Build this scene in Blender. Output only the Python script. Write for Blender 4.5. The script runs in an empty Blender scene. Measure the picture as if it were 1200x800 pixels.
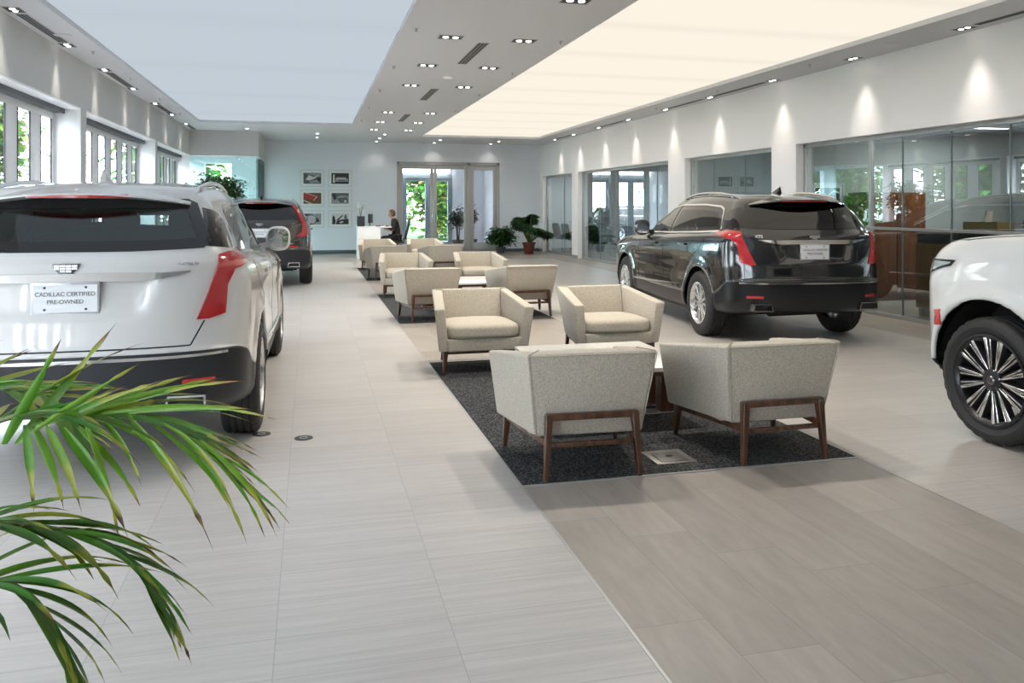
import bpy, bmesh, math, random
import numpy as np
from mathutils import Vector, Matrix
from mathutils.bvhtree import BVHTree
random.seed(7)
SC = bpy.context.scene
COL = SC.collection
PI = math.pi
R = math.radians

# ------------------------------------------------------------------ camera, world, exposure
CAMH = 1.5
YAW = math.atan(236.7 / 947.0)
cam_d = bpy.data.cameras.new('camera')
cam = bpy.data.objects.new('camera', cam_d); COL.objects.link(cam)
cam_d.sensor_width = 36.0; cam_d.sensor_fit = 'HORIZONTAL'
cam_d.lens = 947.0 / 1200.0 * 36.0
cam_d.shift_x = 0.0
cam_d.shift_y = -(400 - 241.5) / 1200.0
cam.location = (0, 0, CAMH)
cam.rotation_euler = (R(90), 0, -YAW)
SC.camera = cam
SC.view_settings.view_transform = 'Standard'
try: SC.view_settings.look = 'None'
except Exception: pass
SC.view_settings.gamma = 1.0
SC.view_settings.use_curve_mapping = False
SC.view_settings.exposure = 0.62

world = bpy.data.worlds.new('sky'); SC.world = world; world.use_nodes = True
wn = world.node_tree.nodes; wl = world.node_tree.links; wn.clear()
wo = wn.new('ShaderNodeOutputWorld'); wb = wn.new('ShaderNodeBackground')
wb.inputs['Color'].default_value = (0.90, 0.93, 1.0, 1); wb.inputs['Strength'].default_value = 14.0
wl.new(wb.outputs[0], wo.inputs[0])

P_RIGHT = 0.64      # radiance of the luminous cream ceiling
P_LEFT = 0.44       # glow added to the pale blue ceiling film to extend the light
E_DOWN = 105.0       # downlight power
E_WASH = 52.0       # wall washer power

# ------------------------------------------------------------------ helpers
_s, _c = math.sin(YAW), math.cos(YAW)
def at(u, v, t):
    """a spot measured in the photograph, t metres in front of the lens, as a place in the room"""
    a = (u - 600) / 947.0; b = (241.5 - v) / 947.0
    return Vector((t * (_s + a * _c), t * (_c - a * _s), CAMH + b * t))

MATS = {}
def nt(name):
    m = bpy.data.materials.new(name); m.use_nodes = True
    return m, m.node_tree.nodes, m.node_tree.links
def pm(name, col, rough=.5, metal=0, coat=0, spec=.5, emis=None, estr=0, bump=0, bscale=200, sheen=0, var=0, vscale=6, coat_r=.05):
    if name in MATS: return MATS[name]
    m, n, l = nt(name); p = n['Principled BSDF']
    p.inputs['Base Color'].default_value = (*col, 1)
    p.inputs['Roughness'].default_value = rough; p.inputs['Metallic'].default_value = metal
    p.inputs['Coat Weight'].default_value = coat; p.inputs['Coat Roughness'].default_value = coat_r
    p.inputs['Specular IOR Level'].default_value = spec
    if sheen: p.inputs['Sheen Weight'].default_value = sheen
    if emis: p.inputs['Emission Color'].default_value = (*emis, 1); p.inputs['Emission Strength'].default_value = estr
    if bump or var:
        tc = n.new('ShaderNodeTexCoord'); nz = n.new('ShaderNodeTexNoise')
        nz.inputs['Scale'].default_value = bscale if bump else vscale; nz.inputs['Detail'].default_value = 3
        l.new(tc.outputs['Object'], nz.inputs['Vector'])
        if bump:
            b = n.new('ShaderNodeBump'); b.inputs['Strength'].default_value = bump; b.inputs['Distance'].default_value = .002
            l.new(nz.outputs[0], b.inputs['Height']); l.new(b.outputs[0], p.inputs['Normal'])
        if var:
            n2 = n.new('ShaderNodeTexNoise'); n2.inputs['Scale'].default_value = vscale; n2.inputs['Detail'].default_value = 4
            l.new(tc.outputs['Object'], n2.inputs['Vector'])
            mr = n.new('ShaderNodeMapRange'); mr.inputs['To Min'].default_value = 1 - var; mr.inputs['To Max'].default_value = 1 + var
            mr.inputs['From Min'].default_value = .3; mr.inputs['From Max'].default_value = .7
            l.new(n2.outputs[0], mr.inputs['Value'])
            mx = n.new('ShaderNodeVectorMath'); mx.operation = 'SCALE'; mx.inputs[0].default_value = col
            l.new(mr.outputs[0], mx.inputs['Scale']); l.new(mx.outputs[0], p.inputs['Base Color'])
    MATS[name] = m; return m
def glass(name, tint=(.85, .93, .92), ior=1.5, refl=(1, 1, 1), base=0.0):
    if name in MATS: return MATS[name]
    m, n, l = nt(name); n.clear()
    o = n.new('ShaderNodeOutputMaterial'); mx = n.new('ShaderNodeMixShader')
    t = n.new('ShaderNodeBsdfTransparent'); g = n.new('ShaderNodeBsdfGlossy'); f = n.new('ShaderNodeLayerWeight')
    t.inputs[0].default_value = (*tint, 1); g.inputs['Color'].default_value = (*refl, 1); g.inputs['Roughness'].default_value = 0.0
    f.inputs['Blend'].default_value = .5
    pw = n.new('ShaderNodeMath'); pw.operation = 'POWER'; pw.inputs[1].default_value = 5.0; l.new(f.outputs['Facing'], pw.inputs[0])
    f0 = ((ior - 1) / (ior + 1)) ** 2 + base
    ad = n.new('ShaderNodeMath'); ad.operation = 'MULTIPLY_ADD'; ad.use_clamp = True; ad.inputs[1].default_value = 1 - f0; ad.inputs[2].default_value = f0
    l.new(pw.outputs[0], ad.inputs[0]); l.new(ad.outputs[0], mx.inputs[0])
    l.new(t.outputs[0], mx.inputs[1]); l.new(g.outputs[0], mx.inputs[2]); l.new(mx.outputs[0], o.inputs[0])
    MATS[name] = m; return m
def emit(name, col, s):
    if name in MATS: return MATS[name]
    m, n, l = nt(name); n.clear()
    o = n.new('ShaderNodeOutputMaterial'); e = n.new('ShaderNodeEmission')
    e.inputs[0].default_value = (*col, 1); e.inputs[1].default_value = s
    l.new(e.outputs[0], o.inputs[0]); MATS[name] = m; return m
def vcol(name, rough=.5, spec=.3, trans=0):
    if name in MATS: return MATS[name]
    m, n, l = nt(name); p = n['Principled BSDF']; p.inputs['Roughness'].default_value = rough
    p.inputs['Specular IOR Level'].default_value = spec
    a = n.new('ShaderNodeVertexColor'); a.layer_name = 'tone'; l.new(a.outputs[0], p.inputs['Base Color'])
    if trans:
        o = n['Material Output']; t = n.new('ShaderNodeBsdfTranslucent'); l.new(a.outputs[0], t.inputs[0])
        mx = n.new('ShaderNodeMixShader'); mx.inputs[0].default_value = trans
        l.new(p.outputs[0], mx.inputs[1]); l.new(t.outputs[0], mx.inputs[2]); l.new(mx.outputs[0], o.inputs[0])
    MATS[name] = m; return m

def tile_mat(name, w, h, x0, y0, col, jo=.0022, var=.05, stag=0.0, vertical=False, rough=.32, joint=(.33, .32, .31), streak=(1.2, 26, 1), sv=.10):
    """stone-look tiles w (x) by h (y); vertical: columns of width w staggered along y by stag"""
    if name in MATS: return MATS[name]
    m, n, l = nt(name); p = n['Principled BSDF']
    geo = n.new('ShaderNodeNewGeometry'); sx = n.new('ShaderNodeSeparateXYZ'); l.new(geo.outputs['Position'], sx.inputs[0])
    def M(op, a, b=None, c=None):
        q = n.new('ShaderNodeMath'); q.operation = op
        for i, v in enumerate((a, b, c)):
            if v is None: continue
            if isinstance(v, (int, float)): q.inputs[i].default_value = v
            else: l.new(v, q.inputs[i])
        return q.outputs[0]
    U = M('DIVIDE', M('SUBTRACT', sx.outputs[0], x0), w)
    V = M('DIVIDE', M('SUBTRACT', sx.outputs[1], y0), h)
    iu = M('FLOOR', U)
    if stag: V = M('ADD', V, M('MULTIPLY', iu, stag))
    iv = M('FLOOR', V); fu = M('SUBTRACT', U, iu); fv = M('SUBTRACT', V, iv)
    du = M('MULTIPLY', M('MINIMUM', fu, M('SUBTRACT', 1.0, fu)), w)
    dv = M('MULTIPLY', M('MINIMUM', fv, M('SUBTRACT', 1.0, fv)), h)
    dd = M('MINIMUM', du, dv)
    jm = M('LESS_THAN', dd, jo)
    cb = n.new('ShaderNodeCombineXYZ'); l.new(iu, cb.inputs[0]); l.new(iv, cb.inputs[1])
    wn_ = n.new('ShaderNodeTexWhiteNoise'); l.new(cb.outputs[0], wn_.inputs[0])
    # streaks, a different patch of stone on every tile
    off = n.new('ShaderNodeVectorMath'); off.operation = 'MULTIPLY_ADD'
    l.new(wn_.outputs['Color'], off.inputs[0]); off.inputs[1].default_value = (20, 20, 20); l.new(geo.outputs['Position'], off.inputs[2])
    mp = n.new('ShaderNodeMapping'); mp.inputs['Scale'].default_value = streak; l.new(off.outputs[0], mp.inputs[0])
    nz = n.new('ShaderNodeTexNoise'); nz.inputs['Scale'].default_value = 1.6; nz.inputs['Detail'].default_value = 5; nz.inputs['Roughness'].default_value = .65
    l.new(mp.outputs[0], nz.inputs['Vector'])
    a = n.new('ShaderNodeMapRange'); a.inputs['To Min'].default_value = 1 - var; a.inputs['To Max'].default_value = 1 + var; l.new(wn_.outputs['Value'], a.inputs['Value'])
    b = n.new('ShaderNodeMapRange'); b.inputs['From Min'].default_value = .3; b.inputs['From Max'].default_value = .7
    b.inputs['To Min'].default_value = 1 - sv; b.inputs['To Max'].default_value = 1 + sv; l.new(nz.outputs[0], b.inputs['Value'])
    k = M('MULTIPLY', a.outputs[0], b.outputs[0])
    sc = n.new('ShaderNodeVectorMath'); sc.operation = 'SCALE'; sc.inputs[0].default_value = col; l.new(k, sc.inputs['Scale'])
    mx = n.new('ShaderNodeMix'); mx.data_type = 'RGBA'; l.new(jm, mx.inputs['Factor']); l.new(sc.outputs[0], mx.inputs['A']); mx.inputs['B'].default_value = (*joint, 1)
    l.new(mx.outputs['Result'], p.inputs['Base Color'])
    rr = n.new('ShaderNodeMapRange'); rr.inputs['To Min'].default_value = rough - .07; rr.inputs['To Max'].default_value = rough + .1; l.new(nz.outputs[0], rr.inputs['Value']); l.new(rr.outputs[0], p.inputs['Roughness'])
    bp = n.new('ShaderNodeBump'); bp.inputs['Strength'].default_value = .25; bp.inputs['Distance'].default_value = .002
    l.new(M('SUBTRACT', nz.outputs[0], jm), bp.inputs['Height']); l.new(bp.outputs[0], p.inputs['Normal'])
    MATS[name] = m; return m

class MB:
    def __init__(s): s.v = []; s.f = []; s.m = []; s.col = None
    def add(s, vs, fs, mi=0):
        o = len(s.v); s.v += [tuple(v) for v in vs]; s.f += [tuple(i + o for i in f) for f in fs]; s.m += [mi] * len(fs); return s
    def hexa(s, p, mi=0):   # bottom 4 (ccw from above) then top 4
        return s.add(p, [(3, 2, 1, 0), (4, 5, 6, 7), (0, 1, 5, 4), (1, 2, 6, 5), (2, 3, 7, 6), (3, 0, 4, 7)], mi)
    def box(s, x0, x1, y0, y1, z0, z1, mi=0):
        return s.hexa([(x0, y0, z0), (x1, y0, z0), (x1, y1, z0), (x0, y1, z0), (x0, y0, z1), (x1, y0, z1), (x1, y1, z1), (x0, y1, z1)], mi)
    def prism(s, poly, axis, a, b, mi=0):   # poly 2D; axis 'x': (y,z) extruded in x, 'y': (x,z), 'z': (x,y)
        def P(q, k):
            return (k, q[0], q[1]) if axis == 'x' else (q[0], k, q[1]) if axis == 'y' else (q[0], q[1], k)
        n = len(poly); vs = [P(q, a) for q in poly] + [P(q, b) for q in poly]
        fs = [tuple(range(n))[::-1], tuple(range(n, 2 * n))] + [(i, (i + 1) % n, (i + 1) % n + n, i + n) for i in range(n)]
        return s.add(vs, fs, mi)
    def tube(s, path, r, seg=8, mi=0, caps=True):
        path = [Vector(p) for p in path]; n = len(path); rs = r if isinstance(r, (list, tuple)) else [r] * n
        vs = []; prev = None
        for i, p in enumerate(path):
            d = (path[min(i + 1, n - 1)] - path[max(i - 1, 0)]).normalized()
            if prev is None:
                a = Vector((0, 0, 1)) if abs(d.z) < .9 else Vector((1, 0, 0)); x = d.cross(a).normalized()
            else: x = (prev - d * prev.dot(d)).normalized()
            prev = x; y = d.cross(x)
            for k in range(seg):
                t = 2 * PI * k / seg; vs.append(p + (x * math.cos(t) + y * math.sin(t)) * rs[i])
        fs = [(i * seg + k, i * seg + (k + 1) % seg, (i + 1) * seg + (k + 1) % seg, (i + 1) * seg + k) for i in range(n - 1) for k in range(seg)]
        if caps: fs += [tuple(range(seg))[::-1], tuple(range((n - 1) * seg, n * seg))]
        return s.add(vs, fs, mi)
    def bar(s, a, b, w0, h0, w1=None, h1=None, mi=0, up=(0, 0, 1)):
        a = Vector(a); b = Vector(b); w1 = w0 if w1 is None else w1; h1 = h0 if h1 is None else h1
        d = (b - a).normalized(); u = Vector(up); x = d.cross(u)
        if x.length < 1e-3: x = d.cross(Vector((0, 1, 0)))
        x.normalize(); y = x.cross(d).normalized()
        q = []
        for c, w, h in ((a, w0, h0), (b, w1, h1)):
            q += [c - x * w / 2 - y * h / 2, c + x * w / 2 - y * h / 2, c + x * w / 2 + y * h / 2, c - x * w / 2 + y * h / 2]
        return s.add(q, [(3, 2, 1, 0), (4, 5, 6, 7), (0, 1, 5, 4), (1, 2, 6, 5), (2, 3, 7, 6), (3, 0, 4, 7)], mi)
    def lathe(s, prof, seg=32, c=(0, 0, 0), axis='z', mi=0, closed=False):
        n = len(prof); vs = []
        for k in range(seg):
            t = 2 * PI * k / seg; ct, st = math.cos(t), math.sin(t)
            for r, h in prof:
                q = (r * ct, r * st, h) if axis == 'z' else (h, r * ct, r * st) if axis == 'x' else (r * st, h, r * ct)
                vs.append((q[0] + c[0], q[1] + c[1], q[2] + c[2]))
        fs = []
        for k in range(seg):
            k2 = (k + 1) % seg
            for i in range(n if closed else n - 1):
                j = (i + 1) % n
                fs.append((k * n + i, k2 * n + i, k2 * n + j, k * n + j))
        return s.add(vs, fs, mi)
    def sphere(s, c, r, seg=16, rings=10, mi=0):
        rx, ry, rz = r if isinstance(r, (tuple, list)) else (r, r, r)
        vs = [(c[0], c[1], c[2] - rz)]
        for i in range(1, rings):
            a = -PI / 2 + PI * i / rings
            for k in range(seg):
                t = 2 * PI * k / seg; vs.append((c[0] + rx * math.cos(a) * math.cos(t), c[1] + ry * math.cos(a) * math.sin(t), c[2] + rz * math.sin(a)))
        vs.append((c[0], c[1], c[2] + rz)); T = len(vs) - 1
        fs = [(0, 1 + (k + 1) % seg, 1 + k) for k in range(seg)]
        for i in range(rings - 2):
            for k in range(seg):
                a = 1 + i * seg + k; b = 1 + i * seg + (k + 1) % seg; fs.append((a, b, b + seg, a + seg))
        o = 1 + (rings - 2) * seg
        fs += [(o + k, o + (k + 1) % seg, T) for k in range(seg)]
        return s.add(vs, fs, mi)
    def xform(s, M, start=0):
        for i in range(start, len(s.v)): s.v[i] = tuple(M @ Vector(s.v[i]))
        return s
    def build(s, name, mat, parent=None, smooth=False, bevel=0, bseg=2, tone=None, sub=0, fixn=True):
        me = bpy.data.meshes.new(name); me.from_pydata(s.v, [], s.f)
        mats = mat if isinstance(mat, (list, tuple)) else [mat]
        for q in mats: me.materials.append(q)
        me.polygons.foreach_set('material_index', s.m)
        if tone is not None:
            ca = me.color_attributes.new('tone', 'FLOAT_COLOR', 'POINT')
            for i, cc in enumerate(tone): ca.data[i].color = (*cc, 1)
        me.update()
        if fixn:
            b = bmesh.new(); b.from_mesh(me); bmesh.ops.recalc_face_normals(b, faces=b.faces); b.to_mesh(me); b.free()
        return finish(name, me, parent, smooth, bevel, bseg, sub)

def finish(name, me, parent=None, smooth=False, bevel=0, bseg=2, sub=0):
    o = bpy.data.objects.new(name, me); COL.objects.link(o)
    if parent: o.parent = parent
    if smooth:
        me.polygons.foreach_set('use_smooth', [True] * len(me.polygons))
        if smooth != 'all':
            me.set_sharp_from_angle(angle=R(smooth if not isinstance(smooth, bool) else 40))
    if bevel:
        q = o.modifiers.new('bevel', 'BEVEL'); q.width = bevel; q.segments = bseg; q.limit_method = 'ANGLE'; q.angle_limit = R(30); q.harden_normals = False
        me.polygons.foreach_set('use_smooth', [True] * len(me.polygons))
    if sub:
        q = o.modifiers.new('sub', 'SUBSURF'); q.levels = sub; q.render_levels = sub
    return o
def thing(name, label, cat, loc=(0, 0, 0), rz=0, group=None):
    o = bpy.data.objects.new(name, None); COL.objects.link(o); o.empty_display_size = .1
    o.location = loc; o.rotation_euler = (0, 0, rz); o['label'] = label; o['category'] = cat
    if group: o['group'] = group
    return o
def tag(o, label, cat, group=None, loc=None, rz=None):
    o['label'] = label; o['category'] = cat
    if group: o['group'] = group
    if loc is not None: o.location = loc
    if rz is not None: o.rotation_euler = (0, 0, rz)
    return o
def struct(o): o['kind'] = 'structure'; return o
KIDS = {}
def dup(root, loc, rz, label, group=None):
    r = root.copy(); COL.objects.link(r); r.location = loc; r.rotation_euler = (0, 0, rz); r['label'] = label
    if group: r['group'] = group
    for ch in [o for o in SC.objects if o.parent == root]:
        c = ch.copy(); COL.objects.link(c); c.parent = r
        for g in [o for o in SC.objects if o.parent == ch]:
            d = g.copy(); COL.objects.link(d); d.parent = c
    return r
def text_mesh(name, s, size, mat, parent, loc, rot, bold=False, depth=.0008, align='CENTER', spacing=1.0):
    cu = bpy.data.curves.new(name, 'FONT'); cu.body = s; cu.size = size; cu.extrude = depth; cu.align_x = align; cu.align_y = 'CENTER'
    cu.space_character = spacing
    if bold: cu.offset = size * .018
    t = bpy.data.objects.new(name, cu); COL.objects.link(t)
    dg = bpy.context.evaluated_depsgraph_get(); me = bpy.data.meshes.new_from_object(t.evaluated_get(dg))
    bpy.data.objects.remove(t)
    me.materials.clear(); me.materials.append(mat)
    o = bpy.data.objects.new(name, me); COL.objects.link(o); o.parent = parent; o.location = loc; o.rotation_euler = rot
    return o

# ------------------------------------------------------------------ materials
M_WALL = pm('wall_paint', (.93, .905, .91), .7)
M_WALLB = pm('wall_paint_cool', (.77, .79, .845), .7)
M_WALLG = pm('wall_paint_grey', (.58, .58, .57), .7)
M_CEIL = pm('ceiling_paint', (.61, .61, .63), .6)
M_WHITE = pm('white_trim', (.90, .91, .92), .4)
M_BASE = pm('baseboard_grey', (.10, .12, .13), .5)
M_ALU = pm('aluminium', (.46, .46, .46), .38, .6)
M_CHROME = pm('chrome', (.80, .80, .80), .12, 1)
M_DARK = pm('dark_recess', (.012, .012, .013), .5)
M_BLACKP = pm('black_plastic', (.014, .016, .02), .42, bump=.15, bscale=900)
M_GLASS = glass('clear_glass', (.92, .95, .96), 1.45)
M_GLASSR = glass('office_glass', (.64, .71, .72), 1.5, base=.15)
M_GLASST = glass('teal_glass', (.74, .90, .89), 1.5, base=.08)
M_LIGHT = emit('lamp_face', (1, .97, .92), 6)
M_STRIP = emit('strip_lamp', (1, .98, .95), 9)

# ------------------------------------------------------------------ the room
H = 3.53; XL, XR, YF, YB = -3.1, 7.45, 26.0, -5.0
T_LIGHT = tile_mat('tile_pale', .6055, .2515, -.116, 4.175, (.44, .412, .388), jo=.0021, var=.045, sv=.12, streak=(1.0, 22, 1))
T_GREY = tile_mat('tile_grey', .2975, .99, 1.1, 3.67, (.33, .293, .258), jo=.0014, var=.09, stag=.25, rough=.34, joint=(.20, .19, .18), streak=(9, 1.6, 1), sv=.13)
fm = MB()
def zone(x0, x1, y0, y1, mi): fm.add([(x0, y0, 0), (x1, y0, 0), (x1, y1, 0), (x0, y1, 0)], [(0, 1, 2, 3)], mi)
zone(-3.5, 1.1, YB, 22.15, 0); zone(1.1, 3.17, YB, 22.15, 1); zone(3.17, 6.72, YB, 22.15, 0)
zone(6.72, 7.45, YB, 22.15, 1); zone(-3.5, 7.45, 22.15, 26.3, 1)
zone(7.45, 12, YB, 26.3, 1)
fo = fm.build('floor', [T_LIGHT, T_GREY], fixn=False); struct(fo)
tm = MB(); tm.box(1.094, 1.106, YB, 22.15, -.01, .0025); tm.box(3.164, 3.176, YB, 22.15, -.01, .0025)
struct(tm.build('trim_1', M_ALU))

# ceiling: grey plaster with two luminous stretch panels set in it
YP = 0.6
PL = (-2.6, 1.02, 20.8); PR = (3.14, 6.68, 23.5)
cm = MB()
def cz(x0, x1, y0, y1): cm.box(x0, x1, y0, y1, H, H + .25)
cz(-3.6, PL[0], YB, YF + .3); cz(PL[1], PR[0], YB, YF + .3); cz(PR[1], XR + .3, YB, YF + .3)
cz(PL[0], PL[1], YB, YP); cz(PR[0], PR[1], YB, YP); cz(PL[0], PL[1], PL[2], YF + .3); cz(PR[0], PR[1], PR[2], YF + .3)
struct(cm.build('ceiling', M_CEIL))
def stretch(name, x0, x1, y1, step, col, s, shade):
    m, n, l = nt(name + '_film'); n.clear()
    o = n.new('ShaderNodeOutputMaterial'); e = n.new('ShaderNodeEmission')
    geo = n.new('ShaderNodeNewGeometry'); sx = n.new('ShaderNodeSeparateXYZ'); l.new(geo.outputs['Position'], sx.inputs[0])
    w = n.new('ShaderNodeMath'); w.operation = 'DIVIDE'; w.inputs[1].default_value = step; l.new(sx.outputs[1], w.inputs[0])
    fr = n.new('ShaderNodeMath'); fr.operation = 'FRACT'; l.new(w.outputs[0], fr.inputs[0])
    pp = n.new('ShaderNodeMath'); pp.operation = 'PINGPONG'; pp.inputs[1].default_value = .5; l.new(fr.outputs[0], pp.inputs[0])
    rp = n.new('ShaderNodeMapRange'); rp.inputs['From Max'].default_value = .16; rp.inputs['To Min'].default_value = 1 - shade; rp.inputs['To Max'].default_value = 1; l.new(pp.outputs[0], rp.inputs['Value'])
    st = n.new('ShaderNodeMath'); st.operation = 'MULTIPLY'; st.inputs[1].default_value = s; l.new(rp.outputs[0], st.inputs[0])
    e.inputs[0].default_value = (*col, 1); l.new(st.outputs[0], e.inputs[1]); l.new(e.outputs[0], o.inputs[0])
    b = MB(); b.add([(x0, YP, H + .06), (x0, y1, H + .06), (x1, y1, H + .06), (x1, YP, H + .06)], [(0, 1, 2, 3)])
    return b.build(name, m, fixn=False)
o = stretch('luminous_ceiling_panel', PR[0], PR[1], PR[2], 1.75, (1.0, .92, .79), P_RIGHT, .07)
tag(o, 'long cream backlit ceiling panel over the right side of the showroom', 'ceiling light')
o = stretch('luminous_ceiling_panel', PL[0], PL[1], PL[2], 3.2, (.80, .90, 1.0), P_LEFT, .03)  # emission added here, standing in for daylight on the pale film
tag(o, 'long pale blue ceiling panel over the left side of the showroom, its glow added', 'ceiling light')

# walls
b = MB(); b.box(-1.6, 2.70, YF, YF + .25, 0, H + .2); b.box(-3.6, -1.6, YF, YF + .25, 2.80, H + .2); b.box(-3.6, -1.6, YF, YF + .25, 0, .9); b.box(-2.33, -1.6, YF, YF + .25, .9, 2.8); b.box(-3.6, -3.1, YF, YF + .25, .9, 2.8); b.box(6.08, 12, YF, YF + .25, 0, H + .2); b.box(2.70, 6.08, YF, YF + .25, 2.93, H + .2)
struct(b.build('wall_far', M_WALLB))
b = MB(); b.box(-3.8, 12, YB - .2, YB, 0, H + .2); struct(b.build('wall_back', M_WALLG))
b = MB(); b.box(-1.35, 2.70, YF - .015, YF, 0, .12); struct(b.build('baseboard_far', M_BASE, bevel=.004))
b = MB(); b.box(6.08, 7.45, YF - .015, YF, 0, .10); struct(b.build('baseboard_far_right', M_BASE, bevel=.004))
# right wall with four wide openings
OPR = [(22.58, 25.63), (16.0, 22.03), (12.0, 15.2), (3.2, 11.3)]
b = MB(); b.box(XR, XR + .28, YB, YF, 2.48, H + .2)
ys = [YB, 3.2, 11.3, 12.0, 15.2, 16.0, 22.03, 22.58, 25.63, YF]
for i in range(0, 10, 2): b.box(XR, XR + .28, ys[i], ys[i + 1], 0, 2.48)
struct(b.build('wall_right', M_WALL))
b = MB()
for i in range(0, 10, 2): b.box(XR - .012, XR, ys[i] + .0, ys[i + 1], 0, .09)
struct(b.build('baseboard_right', M_ALU))
# left wall: header and narrow piers, deep white reveals
OPL = [(-4.2, 1.4), (1.65, 6.9), (7.15, 12.4), (12.67, 18.0), (18.2, 22.9)]
b = MB(); b.box(XL - .34, XL, YB, 22.9, 2.87, H + .2, 0)
edges = [YB] + [q for p in OPL for q in p]
edges = [YB, -4.2, 1.4, 1.65, 6.9, 7.15, 12.4, 12.67, 18.0, 18.2]
for i in range(0, 10, 2): b.box(XL - .34, XL, edges[i], edges[i + 1], 0, 2.87, 0)
struct(b.build('wall_left', M_WALLG))
b = MB()
for y0, y1 in OPL:
    b.box(XL - .34, XL - .003, y0, y1, 2.845, 2.869); b.box(XL - .34, XL - .003, y1 - .02, y1 + .0, 0, 2.845); b.box(XL - .34, XL - .003, y0, y0 + .02, 0, 2.845)
struct(b.build('trim_2', M_WHITE))
M_BLIND = pm('blind_dark', (.10, .11, .12), .6)
wi = 1
for y0, y1 in OPL:
    fr = MB(); pan = MB(); x = XL - .34
    fr.box(x - .08, x, y0, y1, 2.70, 2.87); fr.box(x - .08, x, y0, y1, 0, .12)
    y = y1 - .12; k = 0
    fr.box(x - .014, x, y, y1, .12, 2.70)
    while y > y0 + .3:
        g0 = max(y - .47, y0 + .1); w0 = max(g0 - .40, y0)
        fr.box(x - .014, x, w0, g0, .12, 2.70); y = w0
    o = struct(fr.build('window_%d' % wi, M_WHITE, bevel=.004))
    pan.box(x - .010, x - .007, y0, y1, .1, 2.72); struct(pan.build('glass_pane', M_GLASS, o))
    sl = MB(); y = y1 - .12
    while y > y0 + .3:
        g0 = max(y - .47, y0 + .1)
        for q in (y - .018, g0): sl.box(x - .012, x + .006, q, q + .020, .12, 2.70)
        y = max(g0 - .40, y0)
    struct(sl.build('window_gasket', M_DARK, o))
    bl = MB(); bl.box(x + .02, x + .09, y0 + .05, y1 - .05, 2.79, 2.845); bl.box(x + .13, x + .15, y0 + .05, y1 - .05, 2.78, 2.845)
    tag(bl.build('roller_blind', M_BLIND), ('dark rolled-up blind on the left wall, '
        + ['window nearest the rear wall', 'second window from the rear wall', 'window beside the white car', 'middle window above the white car', 'window nearest the leafy tree'][wi - 1]), 'blind', 'roller blinds on the left wall')
    wi += 1
# glass-walled room in the far left corner
b = MB(); b.box(-3.5, -1.35, 22.9, 23.1, 2.85, H); b.box(-1.5, -1.35, 23.1, YF, 2.85, H); b.box(-3.75, -3.5, 22.9, YF + .25, 0, .3); b.box(-3.75, -3.5, 22.9, YF + .25, 2.85, H + .2)
struct(b.build('wall_glass_room', M_WALLG))
b = MB(); b.box(-3.45, -1.37, 22.98, 22.992, .02, 2.84); b.box(-1.42, -1.408, 23.0, 24.2, .02, 2.84)
struct(b.build('window_6', M_GLASST))
b = MB(); b.box(-1.45, -1.37, 24.2, 24.26, 0, 2.84); b.box(-1.45, -1.37, 25.9, 26, 0, 2.84); b.box(-1.45, -1.37, 24.26, 25.9, 2.74, 2.84); b.box(-1.45, -1.37, 24.26, 25.9, 0, .1); b.box(-1.44, -1.38, 25.04, 25.1, .1, 2.74)
o = struct(b.build('door_2', M_BASE)); q = MB(); q.box(-1.415, -1.405, 24.26, 25.9, .1, 2.74); struct(q.build('glass_pane', M_GLASST, o))
# ---- far entrance: storefront with a pair of doors and a side light, vestibule, outer doors
def leaf(b, x0, x1, y, z0, z1, st=.1, top=.14, bot=.26, d=.05):
    b.box(x0, x0 + st, y, y + d, z0, z1); b.box(x1 - st, x1, y, y + d, z0, z1)
    b.box(x0 + st, x1 - st, y, y + d, z1 - top, z1); b.box(x0 + st, x1 - st, y, y + d, z0, z0 + bot)
b = MB(); y = YF + .02
b.box(2.70, 2.79, y, y + .12, 0, 2.93); b.box(4.995, 5.09, y, y + .12, 0, 2.93); b.box(5.99, 6.08, y, y + .12, 0, 2.93); b.box(2.70, 6.08, y, y + .12, 2.84, 2.93)
o = struct(b.build('door_1', pm('storefront_frame', (.50, .49, .485), .45, .3), bevel=.004))
M_SF = MATS['storefront_frame']
for x0, x1 in ((2.79, 3.885), (3.895, 4.995)):
    q = MB(); leaf(q, x0, x1, y + .03, .01, 2.84); d = struct(q.build('door_leaf', M_SF, o, bevel=.004))
    g = MB(); g.box(x0 + .1, x1 - .1, y + .05, y + .06, .27, 2.70); struct(g.build('glass_pane', M_GLASS, d))
    hx = x1 - .05 if x0 < 3 else x0 + .05
    h = MB(); h.tube([(hx, y + .03, .95), (hx, y - .04, .97), (hx, y - .04, 1.25), (hx, y + .03, 1.27)], .012); struct(h.build('door_handle', M_CHROME, d, smooth=True))
q = MB(); leaf(q, 5.09, 5.99, y + .03, .01, 2.84, .13, .16, .30); d = struct(q.build('door_leaf', M_SF, o, bevel=.004))
g = MB(); g.box(5.2, 5.88, y + .05, y + .06, .3, 2.70); struct(g.build('glass_pane', M_GLASS, d))
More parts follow.
